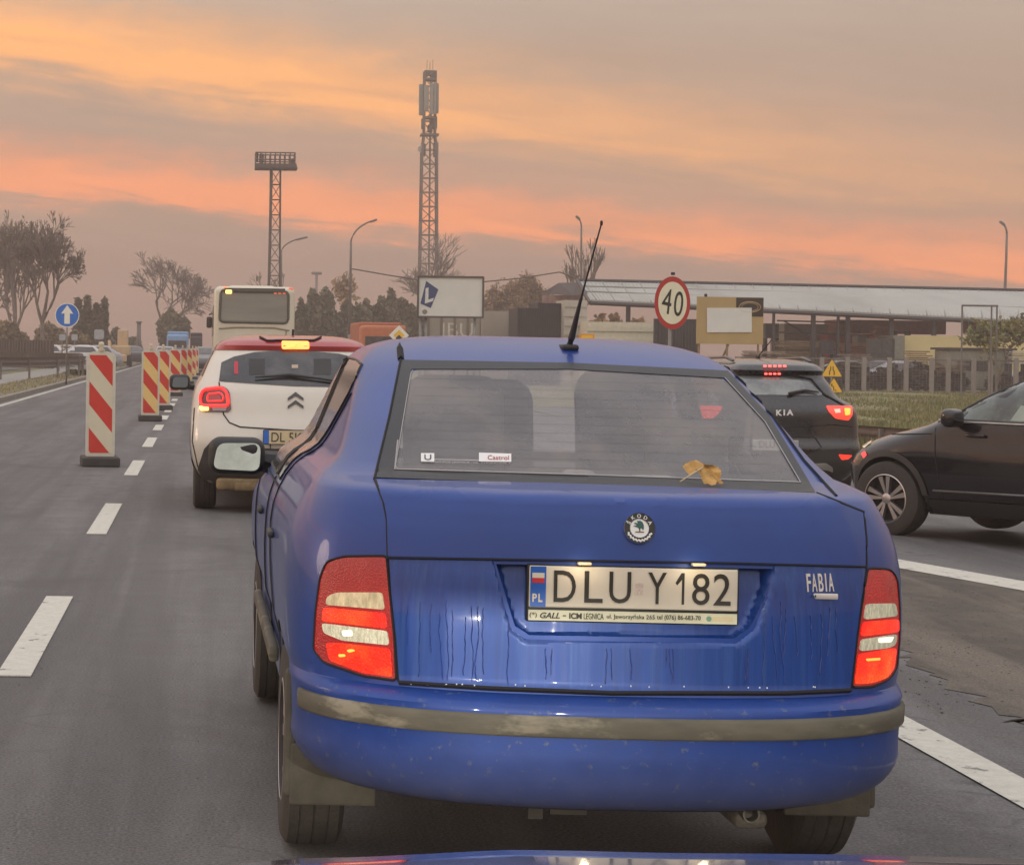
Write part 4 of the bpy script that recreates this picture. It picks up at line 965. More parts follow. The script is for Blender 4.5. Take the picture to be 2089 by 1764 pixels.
for sg in (-1, 1):
    for y in (.82, 3.44): wheel(suv, sg * .80, y, .335, .225, sg, .66, 5, M('machined alloy', (.50, .47, .45), .35, metal=.85, var=.1))
    for P in ([(1.88, 1.05), (1.86, 1.44), (2.0, 1.46), (2.25, 1.41), (2.62, 1.22), (2.90, 1.06)], [(.55, 1.05), (.65, 1.28), (.95, 1.42), (1.5, 1.46), (1.80, 1.45), (1.82, 1.05)]):
        w_ = patch(P, mside(sb, sg, .006), .09, 'side_window', M('green tinted glass', (.10, .135, .12), .07, var=.3, scale=3, coat=1.0, c2=(.035, .045, .045), thr=(.45, .6, 2.2)), suv)
        q = MB(); seam(q, mside(sb, sg, .008), P + [P[0]], .009, step=.06); q.build('window_seal', trim, w_)
    q = MB(); seam(q, mside(sb, sg, .008), [(.5, 1.035), (2.98, 1.045)], .012, step=.1); q.build('chrome_strip', M('satin silver', (0, 0, 0)), suv, True)
    q = MB(); c0 = Vector((sg * .975, 2.72, 1.08)); q.rbox(c0, (.22, .14, .16), .06, k=3); q.tube([(sg * .82, 2.78, 1.03), (sg * .92, 2.74, 1.05)], .035, 6); o = q.build('wing_mirror', blackg, suv, True)
    q = MB(); m3 = mside(sb, sg, .002); seam(q, m3, [(1.84, 1.46), (1.85, .30)], .005, step=.06); seam(q, m3, [(2.98, 1.04), (2.93, .7), (2.85, .30), (1.0, .30)], .005, step=.06); seam(q, mside(sb, sg, .004), [(3.0, .93), (3.9, .88)], .004, step=.06); q.build('panel_gap', seamm, suv)
    a_ = arc(3.44, .335, .43, 8, 172, 16) + arc(3.44, .335, .375, 172, 8, 16); patch(a_, mside(sb, sg, .014), .05, 'arch_trim', blk, suv); 
    a_ = arc(.82, .335, .43, 8, 172, 16) + arc(.82, .335, .375, 172, 8, 16); patch(a_, mside(sb, sg, .014), .05, 'arch_trim', blk, suv)
    patch([(1.24, .24), (3.02, .24), (3.02, .36), (1.24, .38)], mside(sb, sg, .014), .1, 'sill', trim, suv)
    q = MB(); q.tube([mside(sb, sg, .02)(1.30, .46)[0], mside(sb, sg, .02)(2.95, .44)[0]], .012, 5); q.build('sill_line', M('rail grey', (0, 0, 0)), suv, True)
    for y in (1.55, 2.55): q = MB(); q.rbox(mside(sb, sg, .02)(y, .93)[0], (.03, .18, .03), .012, k=2); q.build('door_handle', blackg, suv, True)
sc_ = mcam(sb, suv, .012)
o = patch(roundpoly([(1758, 908), (1772, 893), (1788, 887), (1780, 902), (1764, 916)], 3), sc_, 5, 'headlight', M('headlight', (.75, .70, .55), .1, coat=1, emit=(1, .9, .6), es=.5, var=.5, scale=40), suv)
o = patch(roundpoly([(1758, 926), (1766, 920), (1771, 928), (1764, 936)], 2), sc_, 5, 'red_reflection', M('painted red reflection', (.7, .06, .06), .2, emit=(1, .1, .1), es=.6), suv)  # red reflection on the nose, painted as a glowing patch
q = MB(); mf = mrear(sb, .01, sg=1); seam(q, mf, [(-.5, .55), (.5, .55)], .01, step=.08); seam(q, mf, [(-.5, .45), (.5, .45)], .01, step=.08); seam(q, mf, [(-.5, .65), (.5, .65)], .01, step=.08); q.build('grille', trim, suv)
patch([(-.66, 1.07), (.66, 1.07), (.55, 1.40), (-.55, 1.40)], mrear(sb, .005, sg=1), .1, 'windscreen', dglass, suv)
patch([(-.55, 1.12), (.55, 1.12), (.5, 1.38), (-.5, 1.38)], mrear(sb, .005, sg=-1), .1, 'rear_window', dglass, suv)
P = [(2.05, 1.06), (2.0, 1.30), (2.2, 1.38), (2.5, 1.24), (2.6, 1.06)]
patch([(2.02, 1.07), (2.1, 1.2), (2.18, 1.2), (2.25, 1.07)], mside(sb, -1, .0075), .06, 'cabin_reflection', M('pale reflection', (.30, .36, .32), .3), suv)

# ---- coach
bus = thing('coach', 'cream white coach with a large grey rear window, driving ahead of the white hatchback', 'bus', (1.58, 66, 0))
cream = M('cream paint', (.68, .64, .50), .4, var=.04, scale=1.2, coat=.4)
q = MB(); q.rbox((0, 6, 1.86), (2.54, 12, 2.92), .20, k=4); b_ = q.build('body', cream, bus, 40, merge=True)
bz = lambda py: 1.4 + (709.5 - py) / 65.15; bx = lambda px: (px - 415) / 65.15 - 1.58
q = MB(); P = roundpoly([(bx(447), bz(657)), (bx(587), bz(658)), (bx(587), bz(594)), (bx(449), bz(592))], .16, 5); q.prism(P, .03, Matrix.Translation((0, -.012, 0))); w_ = q.build('rear_window', M('coach glass', (.24, .24, .20), .3, coat=.6, var=.25, scale=.7, stretch=(.3, 1, 2.2)), bus)
q = MB(); P2 = P + [P[0]]; q.tube([(x, -.014, z) for x, z in P2], .045, 5); q.build('window_frame', M('bus seal', (.10, .095, .07), .6), w_)
q = MB(); q.box((0, -.015, bz(594) + .01), (1.9, .02, .16)); q.build('destination_band', M('coach top band', (.06, .055, .05), .4), w_)
q = MB(); q.rbox((bx(465), -.04, bz(596)), (.20, .06, .12), .04, k=2); q.build('indicator', M('lit amber', (1, .55, .1), .3, emit=(1, .62, .14), es=3.0), bus)
for px, m in ((458, 1), (592, 0)): q = MB(); q.rbox((bx(px), -.03 + .1, bz(588)), (.14, .06, .07), .02, k=1); q.build('marker_light', M('marker red' + str(m), (.7, .12, .06), .3, emit=(1, .2, .1), es=.5 + 1.3 * m), bus)
q = MB()
for px in (560, 569, 578): q.box((bx(px), -.03, bz(598)), (.09, .01, .04))
q.build('marker_light', M('marker red0', (0, 0, 0)), bus)
q = MB(); q.tube([(bx(446), -.01, bz(671)), (bx(480), -.012, bz(668)), (bx(560), -.012, bz(668)), (bx(590), -.01, bz(673))], .03, 5); q.tube([(bx(583), -.01, bz(672)), (bx(583), -.01, bz(700))], .02, 4); q.build('body_crease', M('crease', (.34, .31, .22), .6), bus)
for sg, px in ((-1, 428), (1, 607)):
    q = MB(); q.rbox((bx(px), 11.6, bz(650)), (.20, .25, .42), .07, k=2, m=0); q.tube([(sg * 1.2, 11.9, bz(625)), (bx(px), 11.7, bz(632))], .03, 5); q.build('wing_mirror', trim, bus, True)
for sg in (-1, 1):
    for i in range(7): q = MB(); q.rbox((sg * 1.27, 1.1 + i * 1.55, 2.25), (.03, 1.42, .95), .012, k=1); q.build('side_window', dglass, bus)
    for y in (3.0, 9.4): wheel(bus, sg * 1.08, y, .48, .28, sg, .6, 8)
    q = MB(); q.rbox((sg * 1.05, -.01, 1.0), (.22, .04, .5), .05, k=2); q.build('tail_light', M('suv tail light', (0, 0, 0)), bus)
q = MB(); q.rbox((0, -.03, .6), (2.3, .1, .3), .05, k=2); q.build('bumper', M('bus bumper', (.1, .1, .09), .6), bus)
q = MB(); q.rbox((0, 5, 3.38), (1.5, 2.2, .16), .07, k=2); q.build('air_conditioner', cream, bus)

# ---- our own bonnet at the bottom edge of the view
own = thing('viewer_car', 'blue-grey wet car bonnet just showing along the bottom edge, nearest to the viewer', 'car', (.45, 0, 0))
own_m = M('bonnet paint', (.05, .065, .13), .22, metal=.3, var=.1, coat=1.0)
q = MB(); nx, ny = 60, 26; vs = []
for j in range(ny):
    for i in range(nx):
        x = -.82 + 1.64 * i / (nx - 1); v = j / (ny - 1)
        y = .75 + 1.65 * v - .20 * (abs(x) / .82) ** 3 * v
        cz = .9965 - .116 * ((y - .75) / 1.45) ** 1.6 - max(0, v - .88) ** 1.6 * 3.2 - .06 * max(0, -x - .12) - .008 * max(0, x - .3) - .10 * (abs(x) / .82) ** 9
        cz += .0025 * math.exp(-((abs(x - .05) - .40) / .05) ** 2) - .0012 * math.exp(-((x - .05) / .1) ** 2)
        vs.append((x, y, cz))
q.add(vs, [(j * nx + i, j * nx + i + 1, (j + 1) * nx + i + 1, (j + 1) * nx + i) for j in range(ny - 1) for i in range(nx - 1)]); q.build('bonnet', own_m, own, True)
q = MB()
for j in range(10):
    z = .74 - .055 * j
    for i in range(25): x = -.84 + 1.68 * i / 24; q.v.append((x, 2.44 - .24 * (abs(x) / .84) ** 3 + (.03 if 2 < j < 8 else 0), z))
q.f = [[j * 25 + i, j * 25 + i + 1, (j + 1) * 25 + i + 1, (j + 1) * 25 + i] for j in range(9) for i in range(24)]; q.mi = [0] * len(q.f)
for sg in (-1, 1): q.rbox((sg * .80, 1.5, .62), (.08, 1.5, .55), .035, k=2)
q.build('front_bumper', own_m, own, True)
for sg in (-1, 1):
    q = MB(); q.lathe([(.0, .02), (.0, .075), (.09, .085)], 24, 'Y', c=(sg * .58, 2.36, .66)); q.box((sg * .58, 2.50, .7125), (.26, .20, .012)); o = q.build('headlight', M('lamp bowl and beam visor', (.7, .7, .7), .2, metal=1), own, True)  # flat plate over the bowl is an added visor, trims the beam's upper edge
    q = MB(); q.lathe([(0, .03), (.001, 0)], 16, 'Y', c=(sg * .58, 2.364, .66)); q.build('bulb', M('bulb', (1, 1, 1), emit=(1, .93, .8), es=12), o)
    sp_ = bpy.data.lights.new('low_beam', 'SPOT'); sp_.energy = 120; sp_.color = (1, .93, .80); sp_.spot_size = R(46); sp_.spot_blend = .9; sp_.shadow_soft_size = .004
    so_ = bpy.data.objects.new('low_beam', sp_); col.objects.link(so_); so_.parent = own; so_.location = (sg * .58, 2.395, .70); so_.rotation_euler = (R(86), 0, R(-1 + 3 * sg))
# ================================================================== street furniture and background
metalp = M('galvanised', (.24, .235, .22), .55, metal=.4, var=.2); polem = M('weathered pole', (.17, .155, .14), .8, var=.2); concm = M('concrete', (.33, .30, .25), .9, var=.15, scale=1.2)
def post(mb, x, y, z0, z1, r=.03, m=0): mb.tube([(x, y, z0), (x, y, z1)], r, 8, m)

# beacons
red_r = M('red retroreflective', (.60, .045, .03), .5, var=.06); whi_r = M('cream retroreflective', (.66, .62, .46), .5, var=.05); glow_r = M('retroreflected glow yellow', (.80, .58, .22), .5, var=.05)  # yellow of the lower stripes is thrown-back headlight glow painted over cream
ca = R(-0)
def beacon_mesh(root, yellow):
    wd, ht = .34, 1.22; z0 = .10
    q = MB(); P = roundpoly([(-wd / 2, z0), (wd / 2, z0), (wd / 2, z0 + ht - .02), (wd * .25, z0 + ht + .015), (-wd * .25, z0 + ht + .015), (-wd / 2, z0 + ht - .02)], .035, 3); q.prism(P, .05)
    q.build('panel', M('beacon body', (.62, .60, .50), .55, var=.08), root)
    q = MB(); w2 = wd / 2 - .035; a0, a1 = z0 + .05, z0 + ht - .03
    # diagonal stripes clipped to the inner rectangle
    def clip(poly, axis, lim, sgn):
        out = []
        for a, b in zip(poly, poly[1:] + poly[:1]):
            ia, ib = (a[axis] - lim) * sgn <= 0, (b[axis] - lim) * sgn <= 0
            if ia: out.append(a)
            if ia != ib: t = (lim - a[axis]) / (b[axis] - a[axis]); out.append((a[0] + (b[0] - a[0]) * t, a[1] + (b[1] - a[1]) * t))
        return out
    per = .46; sl = -1.22
    k = -3
    zs = z0 + ht - .52
    while True:
        zc = a1 + .34 - .27 * (k + 3); k += 1
        if zc < a0 - .8: break
        poly = [(-.3, zc - sl * .3), (.3, zc + sl * .3), (.3, zc + sl * .3 - .27), (-.3, zc - sl * .3 - .27)]
        for ax, lm, s_ in ((0, -w2, -1), (0, w2, 1), (1, a0, -1), (1, a1, 1)):
            if poly: poly = clip(poly, ax, lm, s_)
        if len(poly) >= 3: q.add([(x, -.003, z) for x, z in poly], [tuple(range(len(poly)))], 0 if k % 2 else (2 if yellow and zc < zs + .3 else 1))
    q.build('reflective_stripes', [red_r, whi_r, glow_r], root)
    q = MB(); q.rbox((0, .03, .055), (.44, .62, .11), .02, k=1); q.build('foot', M('recycled rubber foot', (.055, .052, .05), .9, var=.2), root)
    q = MB(); q.lathe([(z0 + ht + .01, .035), (z0 + ht + .03, .045), (z0 + ht + .06, .02), (z0 + ht + .085, .035), (z0 + ht + .12, .028), (z0 + ht + .13, 0)], 12, 'Z', c=(0, .025, 0)); q.build('lamp_bracket', M('lamp bracket', (.55, .48, .34), .5), root, True)
bs = [(207, 24.6, 'nearest and largest of the row', False), (308, 39.6, 'second in the row', True), (333, 46.5, 'third in the row', True), (358, 60, 'fourth in the row', True),
      (373, 70, 'fifth in the row', True), (384, 80, 'sixth in the row', True), (393, 92, 'seventh in the row', True), (399, 105, 'eighth in the row', True), (405, 120, 'farthest of the row', True)]
proto = {}
for px, Z, lab, ye in bs:
    p = at(px, 715, Z)
    lab2 = 'red and cream striped guide beacon on a rubber foot, ' + lab
    if ye in proto: t = dup(proto[ye], None, label=lab2); t.location = (p.x, Z, 0)
    else:
        t = thing('guide_beacon', lab2, 'traffic beacon', (p.x, Z, 0), 0, 'guide beacons along the closed lane'); beacon_mesh(t, ye); proto[ye] = t
    t.rotation_euler = (0, 0, R(4 + (hash_ := (px * 7) % 5) - 2))

# signs
def disc(mb, r, y, m, n=40): mb.add([(r * math.cos(2 * math.pi * k / n), y, r * math.sin(2 * math.pi * k / n)) for k in range(n)], [tuple(range(n - 1, -1, -1))], m)
def round_sign(name, label, loc, r, rz, tilt, face, pole_z, pole_x=0.0):
    t = thing(name, label, 'road sign', loc, rz)
    q = MB(); face(q, r); q.lathe([(.004, 0), (.004, r * .98), (-.001, r)], 40, 'Y', m=2)
    zc = 0; T = Matrix.Rotation(tilt, 4, 'Y'); q.v = [tuple(T @ Vector(v)) for v in q.v]
    q.build('plate', SG, t, 40)
    q = MB(); post(q, pole_x, .05, pole_z, r * .9, .03); q.box((0, .03, 0), (.1, .04, .3)); q.build('post', metalp, t, True)
    return t
SG = [M('sign blue', (.02, .17, .60), .4), M('sign white', (.90, .88, .76), .45, var=.04), metalp, M('sign red', (.50, .035, .03), .4, var=.05), M('sign black', (.02, .025, .02), .5), M('sign yellow', (.92, .55, .04), .45, var=.06), M('sign cream', (.86, .82, .60), .45, var=.05)]
def face_blue(q, r):
    disc(q, r, 0, 1); disc(q, r * .93, -.002, 0)
    q.prism([(-.09 * r / .4, -.28 * r / .4), (.09 * r / .4, -.28 * r / .4), (.09 * r / .4, .06 * r / .4), (.20 * r / .4, .05 * r / .4), (0, .33 * r / .4), (-.20 * r / .4, .05 * r / .4), (-.09 * r / .4, .06 * r / .4)], .002, Matrix.Translation((0, -.005, 0)), 1)
p = at(137, 643, 75); round_sign('direction_sign', 'round blue road sign with a white arrow pointing straight up, beside the bare trees', p, 25 / 4300 * 75, 0, 0, face_blue, -p.z)
def face_40(q, r):
    disc(q, r, 0, 3); disc(q, r * .80, -.002, 6)
    glyph(q, '4', -.33 * r, .02 * r, .52 * r, .95 * r, 4, y=-.004); glyph(q, '0', .33 * r, .02 * r, .50 * r, .95 * r, 4, y=-.004)
p = at(1372, 618, 36); s40 = round_sign('speed_limit_sign', 'round speed limit sign reading 40 with a red rim, leaning beside the dark sheds', p, 54 / 4300 * 36, R(-42), R(8), face_40, -p.z + g(p.x), 0)
s40.rotation_euler = (0, 0, R(36))
q = MB(); q.rbox((0, 0, .50), (.06, .05, .05), .01, k=1); q.build('bracket', trim, s40)
def tri_sign(px, py, Z, s, label, kind, rz=0):
    p = at(px, py, Z); t = thing('warning_sign', label, 'road sign', p, rz); h = s * .866
    q = MB(); q.prism(roundpoly([(-s / 2, -h / 3), (s / 2, -h / 3), (0, h * 2 / 3)], s * .07), .01, None, 4)
    s2 = s * .93; h2 = s2 * .866; q.prism(roundpoly([(-s2 / 2, -h2 / 3), (s2 / 2, -h2 / 3), (0, h2 * 2 / 3)], s * .06), .004, Matrix.Translation((0, -.005, 0)), 5)
    if kind == 'narrow':
        for sg in (-1, 1): q.prism([(sg * .13 * s, -.2 * s), (sg * .08 * s, -.2 * s), (sg * .08 * s, -.05 * s), (sg * .035 * s, .05 * s), (sg * .035 * s, .2 * s), (sg * .075 * s, .2 * s), (sg * .075 * s, .06 * s), (sg * .13 * s, -.05 * s)], .002, Matrix.Translation((0, -.008, 0)), 4)
    else:
        q.prism([(-.02 * s, -.2 * s), (.03 * s, -.2 * s), (.02 * s, .02 * s), (-.10 * s, .12 * s), (-.04 * s, .2 * s), (-.16 * s, .18 * s), (-.14 * s, .05 * s), (-.12 * s, .08 * s), (-.03 * s, .0)], .002, Matrix.Translation((0, -.008, 0)), 4)
        q.prism([(.06 * s, -.2 * s), (.14 * s, -.2 * s), (.12 * s, -.08 * s)], .002, Matrix.Translation((0, -.008, 0)), 4)
    q.build('plate', SG, t); q = MB(); post(q, 0, .04, g(p.x) - p.z, h * .4, .03); q.build('post', metalp, t, True); return t
tri_sign(1697, 756, 74, 44 / 4300 * 74, 'yellow triangular road-narrows warning sign, the upper of two on one post above the black car', 'narrow', R(-6))
tri_sign(1701, 790, 66, 36 / 4300 * 66, 'smaller yellow triangular roadworks sign, below the other triangle by the grass bank', 'works', R(-14))
p = at(814, 684, 85); t = thing('priority_sign', 'small yellow diamond road sign with a white rim, above the blue saloon roof', 'road sign', p)
q = MB(); r_ = 20.5 / 4300 * 85; q.prism([(-r_, 0), (0, -r_), (r_, 0), (0, r_)], .01, None, 1); r2 = r_ * .56; q.prism([(-r2, 0), (0, -r2), (r2, 0), (0, r2)], .004, Matrix.Translation((0, -.005, 0)), 5); q.build('plate', SG, t); q = MB(); post(q, 0, .04, g(p.x) - p.z, r_ * .6, .03); q.build('post', metalp, t, True)
p = at(1197, 687, 60); t = thing('hazard_panel', 'small orange rectangular panel just above the blue saloon roof, right of its aerial', 'road sign', p)
q = MB(); q.prism(roundpoly([(-.22, -.08), (.22, -.08), (.22, .08), (-.22, .08)], .04), .03, None, 0); q.prism(roundpoly([(-.15, -.045), (.17, -.045), (.17, .045), (-.15, .045)], .02), .004, Matrix.Translation((0, -.005, 0)), 1); q.build('panel', [M('hazard orange', (.80, .32, .04), .4), M('sign yellow', (0, 0, 0))], t); q = MB(); post(q, 0, .04, g(p.x) - p.z, 0, .03); q.build('post', metalp, t, True)

# street lamps
lampm = M('lamp grey', (.20, .175, .155), .7, var=.15)
def street_lamp(label, Z, base, bend, tip, head, rb=.11):
    b = at(*base, Z); b.z = g(b.x); t = thing('street_lamp', label, 'street lamp', b, 0, 'street lamps along the road'); q = MB()
    P = [Vector((0, 0, 0)), Vector((0, 0, 2.6))]; bd = at(*bend, Z) - b; tp = at(*tip, Z) - b
    q.tube([P[0], P[1]], [rb * 1.25, rb * 1.2], 8); top = Vector((bd.x, 0, bd.z)); cs = [P[1] * 1.0]; q.tube([P[1], Vector((top.x * .9, 0, top.z * .85)), top], [rb, rb * .75, rb * .62], 8)
    q.build('post', lampm, t, True)
    q = MB(); ctrl = Vector((top.x + (tp.x - top.x) * .12, 0, tp.z - (tp.z - top.z) * .30)); pts = [top * (1 - s_) ** 2 + ctrl * 2 * s_ * (1 - s_) + tp * s_ * s_ for s_ in [k / 8 for k in range(9)]]
    q.tube(pts, rb * .55, 6); q.build('arm', lampm, t, True)
    d = (tp - pts[-3]).normalized(); q = MB(); q.rbox(tp - d * head * .35 + Vector((0, 0, -.02)), (head, .28, .14), .06, k=2, T=Matrix.Rotation(-math.atan2(d.z, d.x), 4, 'Y')); q.build('lamp_head', lampm, t, True); return t
street_lamp('grey street lamp with a curved arm, tallest one between the coach and the telecom tower', 140, (713, 700), (716, 492), (767, 448), .5)
street_lamp('grey street lamp leaning its arm to the right, close beside the floodlight mast', 165, (573, 700), (574, 512), (624, 484), .95)
street_lamp('street lamp with a short arm to the left, behind the antenna of the blue saloon', 132, (1187, 690), (1186, 462), (1176, 441), .35, .09)
street_lamp('street lamp at the far right above the long shed roof', 130, (2046, 700), (2054, 476), (2041, 452), .4, .11)
b = at(644, 700, 260); b.z = 0; t = thing('floodlight_post', 'thin T-shaped floodlight post above the far bushes, right of the coach', 'street lamp', b)
q = MB(); tz = at(644, 560, 260).z; post(q, 0, 0, 0, tz, .16); q.build('post', lampm, t, True); q = MB(); q.rbox((0, 0, tz + .15), (1.3, .4, .35), .1, k=1); q.build('lamp_head', lampm, t)
# cable on its way between lamps
ca_m = M('cable', (.12, .10, .09), .8)
for pts, lab in (([(716, 549), (722, 549), (745, 553), (790, 561), (854, 571), (920, 576), (985, 575), (1060, 568), (1142, 555)], 'thin sagging overhead cable running behind the white billboard'), ([(1142, 555), (1160, 562), (1187, 572)], 'short overhead cable dropping to the shed roof')):
    P = [at(x, y, 141) for x, y in pts]; q = MB(); q.tube([p_ - P[0] for p_ in P], .045, 5); o = q.build('overhead_cable', ca_m, None, True, label=lab, cat='cable'); o.location = P[0]

# lattice structures
def lattice(mb, levels, hw, r, m=0, diag=True, horiz=True):
    """levels: list of z; hw(z): half width; square section"""
    for sx, sy in ((-1, -1), (1, -1), (1, 1), (-1, 1)): mb.tube([(sx * hw(z), sy * hw(z), z) for z in levels], r, 4, m)
    for i, (z0, z1) in enumerate(zip(levels, levels[1:])):
        a, b = hw(z0), hw(z1)
        for s_ in range(4):
            c = [(-1, -1), (1, -1), (1, 1), (-1, 1)][s_]; d = [(-1, -1), (1, -1), (1, 1), (-1, 1)][(s_ + 1) % 4]
            if horiz: mb.tube([(c[0] * b, c[1] * b, z1), (d[0] * b, d[1] * b, z1)], r * .55, 3, m)
            if diag:
                if i % 2: c, d = d, c
                mb.tube([(c[0] * a, c[1] * a, z0), (d[0] * b, d[1] * b, z1)], r * .55, 3, m)
Zt = 230; b = at(872, 700, Zt); b.z = 0; tw = thing('telecom_tower', 'tall slim lattice telecom tower carrying antennas at its top, centre of the skyline', 'tower', b)
tzf = lambda py: at(877, py, Zt).z
top = tzf(146); steel = M('tower steel', (.17, .145, .12), .75, var=.2); hwf = lambda z: 1.02 - .30 * z / top if z < tzf(300) else .60
lv = [0]; 
while lv[-1] < top: lv.append(min(top, lv[-1] + 1.55))
q = MB(); lattice(q, lv, hwf, .105); q.tube([(.1, .1, 0), (.1, .1, top)], .10, 4); q.build('mast', steel, tw)
lean = at(877, 150, Zt).x - b.x; tw.rotation_euler = (0, math.atan2(lean, top), 0)
sc = Zt / FPX
panm = M('panel antenna', (.30, .30, .26), .6)
for dx, y0, y1, w in ((-17, 172, 236, 10), (-8, 176, 230, 9), (2, 172, 236, 8), (15, 170, 232, 7), (9, 170, 236, 5)):
    q = MB(); q.rbox((dx * sc, -.9 if abs(dx) < 12 else 0, (tzf(y0) + tzf(y1)) / 2), (w * sc, .3, tzf(y0) - tzf(y1)), .1, k=1); q.build('panel_antenna', panm, tw)
for dx, y, w, h in ((-8, 151, 9, 12), (9, 152, 11, 14), (0, 149, 8, 10), (-12, 252, 8, 22), (10, 250, 12, 26), (2, 262, 10, 16), (-11, 306, 8, 26), (14, 305, 10, 30)):
    q = MB(); q.rbox((dx * sc, .3, tzf(y)), (w * sc, .8, h * sc), .12, k=1); q.build('equipment_box', steel, tw)
for y, w in ((276, 36), (241, 22), (163, 22)): q = MB(); q.box((0, 0, tzf(y)), (w * sc, 1.7, .22)); q.build('platform', steel, tw)
q = MB(); q.lathe([(0, .01), (.0, .36), (.25, .36), (.3, 0)], 18, 'Y', c=(-18 * sc, -.6, tzf(305))); q.build('dish', M('dish white', (.55, .48, .42), .5), tw)
q = MB()
for dx in (-6, 0, 6): q.tube([(dx * sc, 0, tzf(148)), (dx * sc, 0, tzf(128 - abs(dx)))], .03, 4)
q.build('whip_antenna', steel, tw)

Zm = 160; b = at(558, 700, Zm); b.z = 0; fm = thing('floodlight_mast', 'lattice floodlight mast with a wide railed platform, rising behind the coach', 'mast', b)
mz = lambda py: at(558, py, Zm).z; sm_ = Zm / FPX; top = mz(347); lv = [0]
while lv[-1] < top: lv.append(min(top, lv[-1] + 1.15))
q = MB(); hwm = lambda z: .46 - .12 * z / top
for sy in (-1, 1): q.tube([(-hwm(z), sy * hwm(z), z) for z in lv], .10, 4)
q.box((-hwm(0) * .9, 0, top / 2), (.10, .55, top)); lattice(q, lv, hwm, .06); q.build('mast', M('mast steel', (.105, .09, .075), .8, var=.2), fm)
q = MB(); hx = 43 * sm_; hy = 1.0; cx_ = -1 * sm_
q.box((cx_ + .03, 0, mz(344)), (hx * 2, hy * 2, .16)); q.box((cx_, -hy, mz(340)), (hx * 1.96, .1, .30)); q.build('platform', M('mast steel', (0, 0, 0)), fm)
q = MB()
for z in (mz(314), mz(328)):
    for sy in (-1, 1): q.tube([(cx_ - hx * .95, sy * hy, z), (cx_ + hx * .9, sy * hy, z)], .05, 4)
    for sx in (-.95, .9): q.tube([(cx_ + sx * hx, -hy, z), (cx_ + sx * hx, hy, z)], .05, 4)
for i in range(9):
    for sy in (-1, 1): x = cx_ + hx * (-.95 + 1.85 * i / 8); q.tube([(x, sy * hy, mz(343)), (x, sy * hy, mz(313))], .04, 4)
q.build('railing', M('rail steel', (.13, .10, .085), .8), fm)
for dx, dz_, w in ((-40, 322, .25), (-30, 325, .35), (34, 334, .35)): q = MB(); q.rbox((dx * sm_, -.5, mz(dz_)), (w, .5, .7), .08, k=1); q.build('floodlight', M('mast steel', (0, 0, 0)), fm)

# trees -------------------------------------------------------------
barkm = M('bark', (.20, .165, .135), .95, var=.3, scale=3)
def branches(h, spread, depth, rnd, r0, trunk_frac=.28, kids=3, up=.35, lenf=.72):
    segs = []
    def grow(p, d, L, r, k):
        pts = [p]; q = p; n = 3
        for i in range(n):
            d = (d + Vector((rnd.uniform(-1, 1), rnd.uniform(-1, 1), rnd.uniform(-.4, .8))) * .13).normalized(); q = q + d * L / n; pts.append(q)
        segs.append((pts, [r * (1 - .35 * i / n) for i in range(n + 1)], k))
        if k <= 0: return
        m_ = kids + (1 if rnd.random() < .4 else 0)
        for i in range(m_):
            a = rnd.uniform(0, 2 * math.pi); sp = spread * rnd.uniform(.6, 1.25)
            side = d.cross(Vector((math.cos(a), math.sin(a), .01))).normalized()
            nd = (d * math.cos(sp) + side * math.sin(sp) + Vector((0, 0, up * .4))).normalized()
            st_ = pts[-1] if i < 2 else pts[rnd.choice((2, 3))]
            grow(st_, nd, L * lenf * rnd.uniform(.8, 1.15), r * (.62 if i else .7), k - 1)
    grow(Vector((0, 0, 0)), Vector((0, 0, 1)), h * trunk_frac, r0, depth)
    return segs
def tree(label, px, Z, pyb, pyt, halfw_px, rnd, depth=6, leaf=None, nleaf=0, lsize=.25, name='bare_tree', cat='tree', spread=.55, group=None, kids=2, r0=None, trunk_frac=.26):
    b = at(px, pyb, Z); b.z = g(b.x); H = at(px, pyt, Z).z - b.z; wx = halfw_px * Z / FPX
    t = thing(name, label, cat, b, 0, group); r0 = r0 or H * .022
    segs = branches(H, spread, depth, rnd, r0, trunk_frac, kids)
    mm = max(p.z for s_ in segs for p in s_[0]); ox = sum(p.x for s_ in segs for p in s_[0]) / sum(len(s_[0]) for s_ in segs)
    segs = [([Vector((p.x - ox * 1.3 * min(1, p.z / mm), p.y, p.z)) for p in pts], rs, k) for pts, rs, k in segs]
    ax_ = sorted(abs(p.x) for s_ in segs for p in s_[0]); mx = ax_[int(len(ax_) * .955)]; az_ = sorted(p.z for s_ in segs for p in s_[0]); mz_ = az_[int(len(az_) * .985)]
    S = Vector((wx / mx, wx / mx, H / mz_))
    tr, cw = MB(), MB()
    for pts, rs, k in segs:
        P = [Vector((p.x * S.x, p.y * S.y, p.z * S.z)) for p in pts]; (tr if k >= depth - 1 else cw).tube(P, [max(.008 + Z * .00009, r_) for r_ in rs], 5 if k >= depth - 1 else 3, cap=False)
    tr.build('trunk', barkm, t, True)
    for i in range(nleaf):
        pts = rnd.choice(segs)[0]; p = rnd.choice(pts); 
        if p.z < mz_ * .25: continue
        c = Vector((p.x * S.x, p.y * S.y, p.z * S.z)) + Vector((rnd.gauss(0, 1), rnd.gauss(0, 1), rnd.gauss(0, .7))) * lsize * 1.3
        a = Vector((rnd.gauss(0, 1), rnd.gauss(0, 1), rnd.gauss(0, 1))).normalized(); b2 = a.cross(Vector((rnd.gauss(0, 1), rnd.gauss(0, 1), rnd.gauss(0, 1)))).normalized(); s_ = lsize * rnd.uniform(.5, 1.2)
        cw.add([c - a * s_, c + b2 * s_ * .6, c + a * s_, c - b2 * s_ * .6], [(0, 1, 2, 3)], 1)
    cw.build('crown', [barkm, leaf or barkm], t); return t
